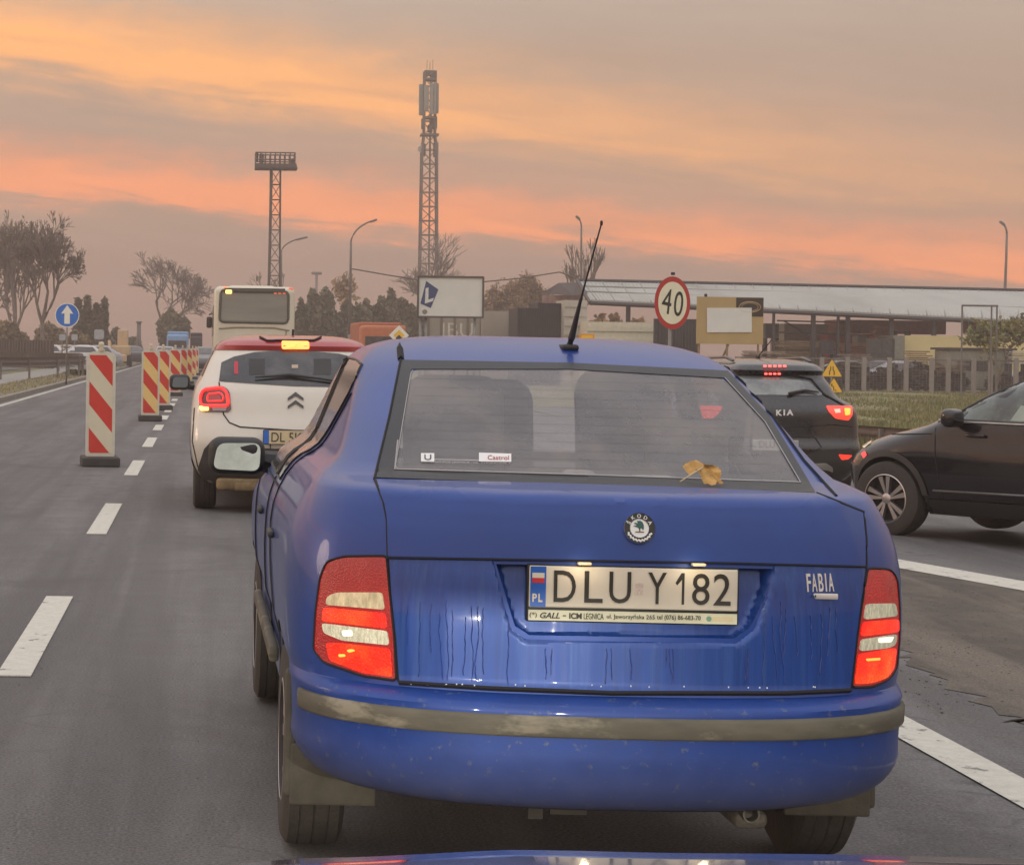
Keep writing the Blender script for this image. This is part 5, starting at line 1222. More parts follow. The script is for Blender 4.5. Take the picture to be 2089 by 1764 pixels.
def leafm(name, c, c2): return M(name, c, .85, var=.35, scale=1.1, c2=c2, thr=(.45, .6, .6))
brl = leafm('brown leaves', (.20, .155, .085), (.26, .19, .09)); orl = leafm('orange leaves', (.34, .20, .085), (.25, .17, .075)); grl = leafm('dark green leaves', (.105, .105, .055), (.165, .15, .075)); yel = leafm('yellow green leaves', (.22, .20, .06), (.12, .14, .04))
rt = random.Random(21)
tree('tall bare tree with sparse brown leaves, on the left edge beyond the guardrail', 28, 150, 715, 462, 52, rt, 6, brl, 900, .14, kids=3)
tree('tall bare tree with a wide fan of branches, nearest the blue arrow sign', 92, 138, 715, 466, 66, rt, 7, brl, 200, .13, kids=3)
tree('dusky bare tree half out of the frame at the far left edge', -12, 165, 715, 478, 40, rt, 6, brl, 600, .15, kids=3)
tree('round-headed bare tree standing alone above the blue truck', 357, 210, 715, 532, 70, rt, 6, brl, 60, .13, spread=.62, kids=3, trunk_frac=.36)
tree('bare tree half hidden behind the telecom tower', 876, 210, 710, 488, 56, rt, 5, brl, 30, .13, kids=3, trunk_frac=.34)
tree('bare tree with upright twigs behind the short-armed street lamp', 1184, 175, 700, 500, 38, rt, 5, orl, 60, .13, kids=3, spread=.42)
tree('thin bare tree behind the foot of the floodlight mast', 542, 210, 700, 560, 34, rt, 5, brl, 50, .2, kids=2)
# leafy masses, each a thing
def bush(label, px, Z, pyb, pyt, hw, leaf, n, ls, rnd, name='shrub', cat='shrub', group=None, lobes=5, conic=False):
    b = at(px, pyb, Z); b.z = g(b.x); H = at(px, pyt, Z).z - b.z; wx = hw * Z / FPX
    t = thing(name, label, cat, b, 0, group); q = MB(); q.tube([(0, 0, 0), (0, 0, H * .6)], [H * .03, H * .012], 6); q.build('trunk', barkm, t, True)
    q = MB(); L = []
    for i in range(lobes):
        if conic: z = H * (.1 + .85 * i / lobes); L.append((Vector((rnd.uniform(-.05, .05) * wx, 0, z)), wx * (1 - z / H) * .95 + .12 * wx, H / lobes * .9))
        else: L.append((Vector((rnd.uniform(-.6, .6) * wx, rnd.uniform(-.5, .5) * wx, H * rnd.uniform(.28, .72))), wx * rnd.uniform(.35, .6), H * rnd.uniform(.22, .34)))
    for i in range(n):
        c, rx, rz_ = L[i % lobes]; d = Vector((rnd.gauss(0, 1), rnd.gauss(0, 1), rnd.gauss(0, 1))).normalized() * (rnd.random() ** .4)
        p = c + Vector((d.x * rx, d.y * rx, d.z * rz_)); p.z = max(.05, min(p.z, H * 1.03))
        a = Vector((rnd.gauss(0, 1), rnd.gauss(0, 1), rnd.gauss(0, 1))).normalized(); b2 = a.cross(Vector((rnd.gauss(0, 1), rnd.gauss(0, 1), rnd.gauss(0, 1)))).normalized(); s_ = ls * rnd.uniform(.5, 1.3)
        q.add([p - a * s_, p + b2 * s_ * .7, p + a * s_, p - b2 * s_ * .7], [(0, 1, 2, 3)])
    q.build('crown', leaf, t); return t
bush('dense ivy-dark evergreen dome under the round bare tree, behind the blue truck', 360, 200, 715, 628, 42, grl, 2600, .42, rt, 'evergreen_tree', 'tree', lobes=6)
for px, top, hw in ((158, 604, 16), (176, 600, 15), (195, 612, 14), (212, 604, 11)):
    bush('dark narrow conifer in the little row right of the blue arrow sign', px, 175, 715, top, hw, grl, 900, .36, rt, 'conifer', 'tree', 'conifers beyond the left road', 6, True)
gl = [('low dusky thicket behind the blue arrow sign', 150, 160, 668, 40, brl), ('low dark shrub mass tapering towards the far road', 235, 190, 668, 32, grl), ('flat far hedge left of the blue truck', 272, 230, 686, 26, grl), ('brown undergrowth at the foot of the left bare trees', 40, 150, 640, 60, brl), ('brown undergrowth behind the pair of bare trees', 105, 165, 650, 45, brl)]
for lab, px, Z, top, hw, lf_ in gl: bush(lab, px, Z, 718, top, hw, lf_, 5000, .17, rt)
tl = [(622, 594, 30), (655, 588, 34), (695, 590, 34), (735, 586, 36), (775, 592, 36), (812, 590, 32), (842, 598, 26)]
for i, (px, top, hw) in enumerate(tl):
    lab = ['dark leafy tree directly right of the coach', 'dark bushy tree left of the tall curved street lamp', 'dark tree just left behind the curved street lamp pole', 'dark tree just right of the curved street lamp pole', 'dark bushy tree above the orange truck', 'dark tree left of the white billboard', 'dark tree touching the left post of the white billboard'][i]
    bush(lab, px, 172 + (i % 3) * 5, 716, top - 2, hw, grl, 4600, .24, rt, 'leafy_tree', 'tree', 'trees behind the road works', 7)
for px, top, hw, lab in ((700, 566, 15, 'small rusty tree top sticking out above the dark trees by the curved lamp'),):
    tree(lab, px, 190, 716, top, hw, rt, 5, orl, 260, .3, name='rusty_tree')
for px, top, hw, lab in ((1008, 592, 26, 'low orange-brown tree right of the white billboard'), (1045, 580, 28, 'orange-brown autumn tree above the grey wall'), (1085, 566, 30, 'tallest orange-brown autumn tree, left of the shed gable')):
    tree(lab, px, 185, 716, top, hw, rt, 6, orl, 2200, .17, name='autumn_tree', kids=3, group='autumn trees behind the wall')
for px, top, hw, lab in ((1240, 618, 36, 'brown thicket seen under the shed roof, left of the steel post'), (1320, 626, 40, 'brown thicket seen under the shed roof behind the 40 sign')):
    bush(lab, px, 175, 716, top, hw, orl, 1500, .35, rt)
tree('young tree with yellow-green leaves in front of the cream container wall', 2030, 92, 800, 652, 52, rt, 5, yel, 1700, .13, name='young_tree', kids=3, r0=.05)

# billboard, walls, containers ---------------------------------------
def pole_between(mb, px, py0, py1, Z, r=.06, m=0): a, b = at(px, py0, Z), at(px, py1, Z); mb.tube([a, Vector((a.x, a.y, b.z))], r, 6, m)
Zb = 100; c = at(919, 606, Zb); t = thing('billboard', 'big off-white billboard with a tilted blue letter L emblem, on posts above the grey wall', 'billboard', c, R(-3)); s_ = Zb / FPX
q = MB(); q.box((0, 0, 0), (131 * s_, .12, 82 * s_)); q.build('board', M('billboard sheet', (.72, .73, .67), .6, var=.07, scale=.8), t)
q = MB()
for z in (-41, 41): q.box((0, -.02, z * s_), (134 * s_, .2, .09))
for x in (-66, 66): q.box((x * s_, -.02, 0), (.09, .2, 82 * s_))
q.build('frame', M('dark frame', (.09, .08, .07), .8), t)
q = MB(); A = [(-61, -14), (-40, -23), (-25, 15), (-50, 32)]; q.prism([(x * s_, z * s_) for x, z in A], .01, Matrix.Translation((0, -.075, 0)), 0)
q.prism([(x * s_, z * s_) for x, z in ((-51, 17), (-45, 19), (-45, -6), (-34, -2), (-36, -9), (-52, -14))], .01, Matrix.Translation((0, -.085, 0)), 1)
q.lathe([(-.075, 0), (-.075, .12)], 16, 'Y', c=(-52 * s_, 0, -31 * s_), m=2); q.build('emblem', [M('emblem navy', (.02, .045, .16), .6), M('billboard sheet', (0, 0, 0)), M('logo grey', (.25, .22, .18), .7)], t)
q = MB()
for x in (-60, -49, 50): q.tube([(x * s_, .12, g(c.x) - c.z), (x * s_, .12, -40 * s_)], .08, 6)
q.build('leg', metalp, t, True)
def slab(name, label, cat, quad, Z, th_, mat, Z2=None, group=None, ribs=0, ribm=None, ground=False, vertical=False):
    """upright wall panel between pixel corners (x0,y top,x1,y bottom)"""
    x0, y0, x1, y1 = quad; a = at(x0, y0, Z); b = at(x1, y0, Z2 or Z); zb = (a.z + at(x0, y1, Z).z) / 2 * 0 + (g(a.x) if ground else at(x0, y1, Z).z)
    o = Vector((a.x, a.y, zb)); t = thing(name, label, cat, o, math.atan2(b.y - a.y, b.x - a.x), group); Ln = math.hypot(b.x - a.x, b.y - a.y); Hh = a.z - zb
    q = MB(); q.box((Ln / 2, th_ / 2, Hh / 2), (Ln, th_, Hh)); q.build('wall', mat, t)
    if ribs:
        q = MB()
        for i in range(ribs):
            if vertical: q.box((Ln * (i + .5) / ribs, -.03, Hh / 2), (Ln / ribs * .45, .06, Hh * .98))
            else: q.box((Ln / 2, -.03, Hh * (i + .5) / ribs), (Ln * .99, .06, Hh / ribs * .45))
        q.build('ribs', ribm or mat, t)
    return t, Ln, Hh
greyw = M('grey plaster', (.38, .34, .28), .9, var=.15, scale=.6); darkc = M('black sheet metal', (.040, .038, .042), .7, var=.35, scale=.9); creamc = M('pale container', (.62, .59, .46), .7, var=.1)
t, Ln, Hh = slab('painted_wall', 'grey-green panel wall below the white billboard with faint pale letters', 'wall', (872, 648, 984, 690), 110, .25, M('faded panel wall', (.34, .315, .25), .9, var=.12, scale=.5), ground=True)
q = MB(); put_text(q, 'IBU', (Ln * .55, -.012, Hh - .62), 1.05, sx=1.1); q.build('lettering', M('faded letters', (.62, .60, .52), .9), t)
q = MB()
for i in range(5): q.box((Ln * (.02 + .24 * i), -.02, Hh / 2), (.12, .06, Hh))
q.build('panel_joints', M('joint', (.19, .16, .13), .9), t)
slab('grey_wall', 'plain grey-brown concrete wall between the billboard and the black fence', 'wall', (984, 634, 1056, 690), 108, .3, greyw, ground=True)
slab('black_shed', 'black corrugated metal shed, lower left part in front of the shed gable', 'shed', (1056, 628, 1098, 690), 104, 3.0, darkc, ground=True, ribs=9, vertical=True)
slab('black_shed', 'taller black corrugated metal shed right below the shed gable', 'shed', (1098, 618, 1152, 690), 104, 3.0, darkc, ground=True, ribs=11, vertical=True)
slab('pale_hut', 'pale ribbed metal hut behind the lower antenna of the blue saloon', 'container', (1152, 612, 1198, 700), 103, 2.5, M('grey ribbed', (.46, .44, .38), .7, var=.1), ground=True, ribs=9)
slab('pale_container', 'long pale ribbed container left of the 40 sign', 'container', (1198, 656, 1338, 700), 101, 2.5, creamc, ground=True, ribs=5)
slab('dark_fence', 'dark corrugated fence behind the 40 sign', 'fence', (1336, 650, 1428, 712), 99, .3, darkc, ground=True, ribs=14, vertical=True)

# tan hoarding
Zh = 62; c = at(1489, 654, Zh); t = thing('hoarding', 'tan plywood hoarding with a dark corner poster and white sheet beside the 40 sign', 'billboard', c, R(2)); s_ = Zh / FPX
q = MB(); q.box((0, 0, 0), (137 * s_, .05, 96 * s_)); q.build('board', M('plywood', (.46, .34, .16), .8, var=.08, scale=1.5), t)
q = MB(); q.box((40 * s_, -.03, 28 * s_), (56 * s_, .012, 38 * s_), m=0)
for rr, w in ((22, .018), (17, .012)): q.tube([(40 * s_ + rr * s_ * math.cos(R(a)), -.04, 28 * s_ + rr * .48 * s_ * math.sin(R(a))) for a in range(0, 361, 12)], w, 4, m=1)
q.build('poster', [M('poster black', (.035, .028, .022), .6), M('poster gold', (.40, .27, .14), .6)], t)
q = MB(); q.box((-2 * s_, -.045, 1 * s_), (92 * s_, .02, 50 * s_), mat=Matrix.Rotation(R(-1), 4, 'Y')); q.build('white_sheet', M('white sheet', (.72, .73, .70), .6, var=.06, scale=2), t)
q = MB()
for x in (-62, -4, 60): q.tube([(x * s_, .06, g(c.x) - c.z), (x * s_, .06, 40 * s_)], .035, 6)
q.tube([(0, .1, -48 * s_), (-8 * s_, .3, -75 * s_)], .03, 5); q.build('leg', M('timber', (.30, .21, .13), .9), t, True)
q = MB(); q.rbox((-50 * s_, .02, 51 * s_), (.08, .08, .09), .02, k=1); q.build('bolt', trim, t)

# long open shed ------------------------------------------------------
shed = thing('open_shed', 'very long low open storage shed with a pale corrugated roof on steel posts', 'shed', at(1200, 716, 118) * 1.0)
O = shed.location.copy(); O.z = g(O.x); shed.location = O
def S(px, py, Z): return at(px, py, Z) - O
roofm = M('corrugated roof', (.43, .435, .40), .85, var=.10, scale=.5, spec=.2, c2=(.32, .32, .285), thr=(.5, .7, .25), stretch=(1, .3, .3))
q = MB(); A, Bq, C_, D_ = S(1205, 611, 108), S(2330, 664, 108), S(2330, 600, 124), S(1178, 574, 124); nR = 150
dn = Vector((0, 0, -.18)); q.add([A, Bq, C_, D_, A + dn, Bq + dn, C_ + dn, D_ + dn], [(0, 1, 2, 3), (7, 6, 5, 4), (0, 4, 5, 1), (1, 5, 6, 2), (2, 6, 7, 3), (3, 7, 4, 0)])
for i in range(nR):
    f = (i + .5) / nR; a, d = A.lerp(Bq, f), D_.lerp(C_, f); q.tube([a + Vector((0, 0, .01)), d + Vector((0, 0, .01))], .03, 3)
q.build('roof', roofm, shed)
q = MB()
for i in range(30):
    f = (i + .3) / 30; a, d = A.lerp(Bq, f), D_.lerp(C_, f); q.tube([a + Vector((0, 0, .03)), d + Vector((0, 0, .03))], .035, 4)
for f in (.36, .66): q.tube([A.lerp(D_, f) + Vector((0, 0, .06)), Bq.lerp(C_, f) + Vector((0, 0, .06))], .04, 4)
q.build('roof_seams', M('roof seam', (.30, .30, .275), .9), shed)
q = MB(); q.tube([A + dn, Bq + dn], .11, 5); q.tube([D_ + Vector((0, 0, .08)), C_ + Vector((0, 0, .08))], .09, 5); q.tube([A + dn, D_ + Vector((0, 0, .06))], .13, 5); q.build('roof_edge', M('dark steel', (.05, .045, .045), .7), shed)
# far slope and gable
q = MB(); E_ = S(1186, 604, 140); F_ = S(2330, 625, 140); G_ = S(1182, 576, 128); q.add([G_, D_, C_, F_, E_], [(0, 4, 3, 2, 1)]); q.build('far_roof_slope', roofm, shed)
q = MB(); q.add([S(1103, 599, 127), S(1140, 577, 126), S(1176, 576, 123), S(1197, 600, 112), S(1170, 603, 118), S(1120, 600, 126)], [(0, 5, 4, 3, 2, 1)]); q.build('gable', M('dark gable sheet', (.055, .045, .045), .8, var=.3), shed)
q = MB(); q.add([S(1106, 602, 128), S(1190, 602, 124), S(1190, 622, 124), S(1106, 622, 128)], [(0, 3, 2, 1)]); q.build('gable_wall', M('patched wall', (.30, .20, .18), .9, var=.5, scale=1.2), shed)
for px in (1285, 1583, 1664, 1715, 1735, 1824, 1911, 1985, 2060, 2140):
    e_ = A.lerp(Bq, (px - 1205) / 1125); q = MB(); q.box((e_.x, e_.y + .4, e_.z / 2 - .1), (.20 if px not in (1583, 1715) else .10, .2, e_.z)); q.build('post', M('dark steel', (0, 0, 0)), shed)
q = MB()
for y0, y1 in ((676, 688), (700, 706)): q.tube([S(1585, y0 - 22, 109), S(1735, y0 - 18, 109)], .04, 4)
q.tube([S(1600, 655, 112), S(1660, 690, 112)], .04, 4); q.build('brace', M('dark steel', (0, 0, 0)), shed)
# things stored under the shed roof
redc = M('red container', (.50, .07, .06), .7, var=.2, scale=.5); redl = M('faded red sheet', (.62, .22, .17), .8, var=.2)
slab('white_lorry_box', 'white box body parked under the shed, right of the tan hoarding', 'container', (1600, 660, 1690, 712), 125, 3, M('white box', (.50, .49, .46), .7, var=.1), ground=True)
slab('red_container', 'deep red container under the shed behind the pile of planks', 'container', (1690, 680, 1822, 730), 123, 3, redc, ground=True, ribs=12, vertical=True)
slab('red_container', 'faded red stacked container just under the eave, above the deep red one', 'container', (1712, 652, 1930, 679), 126, 3, redl)
slab('red_container', 'bright faded red box at the right under the eave, above the cream wall', 'container', (1990, 656, 2052, 680), 121, 2, M('salmon sheet', (.55, .20, .14), .8, var=.15))
slab('dark_shed_wall', 'dark gap wall under the eave at the far right', 'wall', (2050, 660, 2330, 690), 122, .5, darkc)
slab('cream_container', 'long cream yellow container standing in the yard at right', 'container', (1845, 684, 2330, 742), 108, 2.5, M('cream container', (.72, .60, .30), .75, var=.06, scale=.6), ground=True)
slab('grey_container', 'grey-green end of a container at the left of the cream one', 'container', (1822, 684, 1846, 742), 107.5, 2.5, M('grey green sheet', (.24, .24, .19), .8), ground=True)
slab('white_cabinet', 'small whitish tank standing behind the planks', 'tank', (1750, 684, 1768, 706), 119, 1.0, M('white box', (0, 0, 0)))
timber = M('orange planks', (.62, .32, .16), .85, var=.3, scale=2.5); rn = random.Random(11)
def plank_pile(label, px0, px1, py0, py1, Z, mat, n):
    a = at(px0, py1, Z); b = at(px1, py1, Z); t = thing('plank_pile', label, 'timber', Vector((a.x, a.y, a.z)), 0); Hh = (py1 - py0) * Z / FPX; Ln = b.x - a.x; q = MB()
    for k in range(n):
        z = Hh * (k // 3 + .5) / (n // 3 + 1); l = Ln * rn.uniform(.7, 1.0); q.box((Ln / 2 + rn.uniform(-.12, .12) * Ln * .5, rn.uniform(-.8, .8), z), (l, .25, Hh / (n // 3 + 1) * .7), mat=Matrix.Rotation(rn.uniform(-.02, .03), 4, 'Y'))
    q.build('planks', mat, t)
    q = MB()
    for f in (.15, .85): q.box((Ln * f, 0, (g(a.x) - a.z) / 2), (.3, 1.8, abs(g(a.x) - a.z)))
    q.build('trestle', darkc, t)
plank_pile('stack of orange-brown planks under the shed', 1695, 1815, 695, 722, 112, timber, 18)
plank_pile('stack of grey-brown boards left of the orange planks', 1575, 1680, 690, 728, 110, M('brown boards', (.30, .22, .13), .9, var=.35), 24)
plank_pile('low pile of pale boards under the tan hoarding', 1515, 1600, 712, 728, 106, M('pale boards', (.30, .23, .16), .9, var=.3), 12)
# fence in front of the yard
fz = 95; fence = thing('yard_fence', 'long wire mesh fence with pale concrete posts in front of the storage yard', 'fence', at(1500, 722, fz)); O2 = fence.location.copy(); O2.z = g(O2.x); fence.location = O2
pm_ = M('concrete post', (.30, .275, .25), .9, var=.1)
px = 1505; k = 0
while px < 2330:
    a = at(px, 722, fz) - O2; q = MB(); top_ = at(px, 728 + (px - 1505) * .004, fz).z - O2.z; q.box((a.x, 0, top_ / 2), (.17, .17, top_)); q.build('post', pm_, fence); px += 34 if k % 2 else 52; k += 1
wire = M('fence wire', (.17, .15, .135), .8); q = MB(); x0 = (at(1500, 722, fz) - O2).x; x1 = (at(2330, 722, fz) - O2).x; tz_ = at(1505, 728, fz).z - O2.z
for i in range(13): q.box(((x0 + x1) / 2, .02, .08 + (tz_ - .1) * i / 12), (x1 - x0, .012, .012 if 0 < i < 12 else .07))
n = int((x1 - x0) / .16)
for i in range(n): q.box((x0 + .16 * i, .02, tz_ / 2), (.010, .01, tz_))
q.build('wire_mesh', wire, fence)
dk = leafm('dark bramble', (.060, .048, .036), (.09, .065, .045))
for i, px in enumerate(range(1520, 2100, 44)):
    bush(['tangle of dark brambles behind the fence, near its left end by the black car', 'dark brown bramble behind the wire fence'][min(1, i)], px + rt.uniform(-8, 8), 98 + (i % 3), 790, 742 + rt.uniform(-10, 16), 26, dk, 620, .15, rt, 'bramble', 'shrub', 'brambles behind the yard fence', 4)
# frame of an empty sign
fr_ = thing('empty_sign_frame', 'tall empty rectangular steel sign frame on thin posts, in front of the cream container', 'sign frame', at(1990, 720, 84)); O3 = fr_.location.copy(); O3.z = g(O3.x); fr_.location = O3
q = MB(); F3 = lambda px, py: at(px, py, 84) - O3
for px in (1963, 2023, 2034): q.tube([Vector((F3(px, 622).x, 0, 0)), Vector((F3(px, 622).x, 0, F3(px, 622).z))], .035, 4)
for py in (623,): q.tube([F3(1963, py), F3(2036, py + 1)], .04, 4)
q.build('frame', M('thin steel', (.16, .15, .14), .7), fr_)
t = thing('low_cabin', 'low grey-green open trailer with a dark roof rim, parked behind the fence', 'trailer', at(1985, 760, 100)); c = t.location.copy(); zg = g(c.x) - c.z
q = MB(); q.rbox((0, 0, (zg + 1.0) / 2 + .1), (3.1, 1.8, 1.0 - zg), .1, k=1); q.build('body', M('grey green sheet', (0, 0, 0)), t); q = MB(); q.box((0, 0, 1.12), (3.4, 2.0, .10)); q.build('roof', darkc, t); q = MB(); q.box((-.3, -.92, .35), (1.6, .05, .5)); q.build('window', darkc, t)

# parked and passing cars in the distance, sharing one small body
def small_car(label, loc, rz, paint, group, lights=None, truckish=0, name='parked_car', S_=1.0):
    t = thing(name, label, 'car', loc, rz, group); t.scale = (S_, S_, S_)
    rws = [(.22, .72, .1, 3.9, .3, .4), (.45, .82, .0, 4.05, .34, .5), (.75, .84, .05, 3.95, .38, .6), (.92, .82, .12, 3.3, .38, .6), (.98, .79, .25, 2.95, .3, .4), (1.2, .68, .6, 2.5, .3, .35), (1.38, .58, .9, 2.1, .28, .3), (1.43, .4, 1.2, 1.8, .15, .15)]
    if truckish: rws = [(z * (1.25 if z > 1 else 1.1), w, yr * .35, yf, D, E) for z, w, yr, yf, D, E in rws]
    Bd = Body(rws, dz=.12); mb = Bd.mesh(); bv_ = bvh_of(mb); mb.build('body', paint, t, 40); zf = 1.25 if truckish else 1
    for sg in (-1, 1):
        patch([(.75, 1.0 * zf), (1.0, 1.30 * zf), (2.1, 1.33 * zf), (2.7, 1.0 * zf)], mside(bv_, sg, .012), .3, 'side_window', dglass, t)
        for y in (.75, 3.2): q = MB(); q.lathe([(-.1, 0), (-.1, .26), (-.08, .31), (.08, .31), (.1, .26), (.1, 0)], 16, 'X', c=(sg * .74, y, .31)); q.build('wheel', rubber, t, 40)
    patch([(-.55, 1.02 * zf), (.55, 1.02 * zf), (.48, 1.32 * zf), (-.48, 1.32 * zf)], mrear(bv_, .012, sg=1), .3, 'windscreen', dglass, t); patch([(-.55, 1.02 * zf), (.55, 1.02 * zf), (.48, 1.32 * zf), (-.48, 1.32 * zf)], mrear(bv_, .012, sg=-1), .3, 'rear_window', dglass, t)
    for sg in (-1, 1):
        q = MB(); c = mrear(bv_, .01, sg=1)(sg * .58, .68)[0]; q.rbox(c, (.26, .08, .14), .04, k=1); q.build('headlight', lights or M('dull lamp glass', (.5, .5, .5), .2), t)
    return t
pc = {k: M('car ' + k, c, .35, coat=.8) for k, c in dict(white=(.62, .62, .60), silver=(.35, .36, .37), dark=(.04, .045, .05), red=(.30, .05, .04), green=(.04, .08, .06), beige=(.38, .34, .27)).items()}
lit = M('headlamp lit', (1, 1, .9), .3, emit=(1.0, .97, .85), es=9.0)
def ground_at(px, Z, z=None): p = at(px, 700, Z); return (p.x, p.y, g(p.x))
# yard clutter under and before the shed roof
def heap(label, px, py0, py1, Z, w_px, mat, kind, name, cat):
    a = at(px, py1, Z); s_ = Z / FPX; w = w_px * s_; h = (py1 - py0) * s_; t = thing(name, label, cat, (a.x, a.y, g(a.x)), 0); z0 = a.z - g(a.x); q = MB()
    if kind == 'box':
        q.box((0, 0, z0 + h / 2), (w, w * .8, h)); 
        for sx in (-.48, 0, .48): q.box((sx * w, -w * .41, z0 + h / 2), (.07, .05, h))
    elif kind == 'drum':
        q.lathe([(z0, 0), (z0, w / 2), (z0 + h * .33, w / 2), (z0 + h * .35, w * .53), (z0 + h * .37, w / 2), (z0 + h, w / 2), (z0 + h, 0)], 20, 'Z')
    else:
        for k in range(7): q.box((rn.uniform(-.1, .1) * w, rn.uniform(-.2, .2), z0 + h * (k + .5) / 7), (w * rn.uniform(.75, 1), w * .7, h / 7 * .6), rz=rn.uniform(-.06, .06))
    q.build('body', mat, t)
    if z0 > .3:
        q = MB(); 
        for sx in (-.45, .45): q.box((sx * w, 0, z0 / 2), (.14, .6, z0))
        q.build('stand', darkc, t)
for a_ in (('blue-grey steel box under the shed, left of the white lorry body', 1572, 660, 690, 120, 26, M('blue grey', (.22, .27, .33), .7), 'box', 'steel_box', 'box'),
           ('black round drum between the two plank stacks', 1686, 694, 722, 108, 30, M('drum black', (.03, .03, .035), .6), 'drum', 'drum', 'drum'),
           ('pallet stack under the eave left of the cream container', 1800, 664, 690, 116, 40, timber, 'stack', 'pallet_stack', 'timber'),
           ('pink plastic crate pile beside the red containers', 1838, 655, 676, 113, 30, M('pink crate', (.55, .27, .24), .7), 'stack', 'crate_pile', 'crates'),
           ('dark machine block standing in front of the red containers', 1795, 690, 735, 106, 46, M('machine dark', (.07, .065, .06), .8, var=.4), 'box', 'machine', 'machine'),
           ('grey scrap pile behind the fence, under the orange planks', 1740, 722, 748, 100, 60, M('scrap grey', (.20, .17, .15), .9, var=.5), 'stack', 'scrap_pile', 'scrap'),
           ('rusty scrap pile behind the fence near the grey container', 1870, 715, 745, 101, 46, M('scrap rust', (.26, .15, .09), .9, var=.5), 'stack', 'scrap_pile', 'scrap'),
           ('white sack pile behind the fence at the right edge', 2072, 716, 742, 99, 40, M('white box', (0, 0, 0)), 'stack', 'sack_pile', 'sacks'),
           ('pale stacked sheets beside the grey trailer', 1935, 738, 760, 98, 60, M('pale boards', (0, 0, 0)), 'stack', 'sheet_stack', 'timber')): heap(*a_)
small_car('oncoming dark car with both bright headlights on, beside the last beacons', ground_at(421, 118), R(180), pc['dark'], None, lit, name='oncoming_car')
small_car('oncoming car with a small yellowish headlight, between two of the beacons', ground_at(340, 150), R(178), pc['silver'], None, M('headlamp lit dim', (1, .9, .6), .3, emit=(1, .9, .6), es=5), name='oncoming_car')
for px, Z, rz, c, lab in ((222, 122, 100, 'white', 'white car crossing behind the nearest beacon, right of its lamp'), (252, 128, 96, 'silver', 'silver car low behind the nearest beacon, rightmost of the parked group'), (150, 135, 85, 'white', 'white car behind the foot of the blue arrow sign'), (182, 142, 92, 'beige', 'beige car between the arrow sign and the nearest beacon'), (118, 150, 80, 'red', 'reddish car left of the arrow sign'), (285, 160, 30, 'dark', 'dark car by the thin pole left of the blue truck')):
    small_car(lab, ground_at(px, Z), R(rz), pc[c], 'cars on the far left road')
for px, Z, rz, c, lab in ((1790, 101, 80, 'silver', 'silver scrap car behind the fence right of the triangular signs'), (1905, 101, 70, 'silver', 'pale silver car behind the fence under the grey trailer'), (2070, 102, 88, 'white', 'white car behind the fence at the right edge'), (1650, 102, 90, 'dark', 'dark car behind the fence above the black sport utility car'), (1850, 103, 95, 'dark', 'black scrap car between the two silver ones behind the fence')):
    small_car(lab, ground_at(px, Z), R(rz), pc[c], 'cars parked behind the yard fence')

# blue lorry, dark trailer, orange lorry, yellow loader
def lorry(label, px, Z, x0, x1, ytop, paint, boxm=None, name='lorry'):
    a, b = at(x0, ytop, Z), at(x1, ytop, Z); w = b.x - a.x; h = a.z; t = thing(name, label, 'truck', ((a.x + b.x) / 2, Z, g((a.x + b.x) / 2)), 0); h -= g((a.x + b.x) / 2)
    q = MB(); q.rbox((0, 1.0, h * .5 + .3), (w, 2.0, h - .6), .18, k=2); q.build('cab', paint, t, True)
    q = MB(); q.rbox((0, -.02, h * .70), (w * .84, .06, h * .22), .02, k=1); q.build('windscreen', dglass, t)
    q = MB(); q.rbox((0, 5.2, h * .48 + .5), (w * .98, 6.0, h * .8), .08, k=1); q.build('load_box', boxm or paint, t)
    for sg in (-1, 1):
        for y in (.9, 6.5): q = MB(); q.lathe([(-.15, 0), (-.15, .42), (-.1, .5), (.1, .5), (.15, .42), (.15, 0)], 18, 'X', c=(sg * w * .4, y, .5)); q.build('wheel', rubber, t, 40)
        q = MB(); q.rbox((sg * w * .35, -.04, .8), (.25, .06, .18), .04, k=1); q.build('headlight', M('dull lamp glass', (0, 0, 0)), t)
    return t
lorry('light blue lorry with a sloping wind deflector, far down the road left of the coach', 365, 150, 340, 384, 682, M('lorry blue', (.20, .36, .58), .5))
lorry('dark square lorry trailer just left of the coach', 401, 135, 388, 413, 686, M('trailer black', (.045, .04, .045), .7))
lorry('orange works lorry partly hidden by the roof of the blue saloon', 783, 100, 738, 830, 663, M('lorry orange', (.48, .15, .06), .6), M('tipper orange', (.40, .12, .05), .7))
p = ground_at(243, 140); t = thing('wheel_loader', 'small yellow wheel loader standing beyond the nearest beacon', 'loader', p)
ym = M('machine yellow', (.60, .44, .26), .6)
q = MB(); q.rbox((0, 0, 1.1), (1.5, 2.2, .7), .12, k=1); q.build('body', ym, t); q = MB(); q.rbox((.25, .1, 1.95), (.7, .9, 1.1), .1, k=1); q.build('cab', ym, t); q = MB(); q.tube([(-.4, -.6, 1.2), (-.6, -1.4, 1.7), (-.5, -1.9, .8)], .1, 6); q.rbox((-.2, -2.1, .6), (1.6, .5, .5), .1, k=1); q.build('bucket_arm', ym, t)
for sx in (-1, 1):
    for sy in (-.7, .8): q = MB(); q.lathe([(-.15, 0), (-.15, .4), (.15, .4), (.15, 0)], 14, 'X', c=(sx * .7, sy, .42)); q.build('wheel', rubber, t, 40)
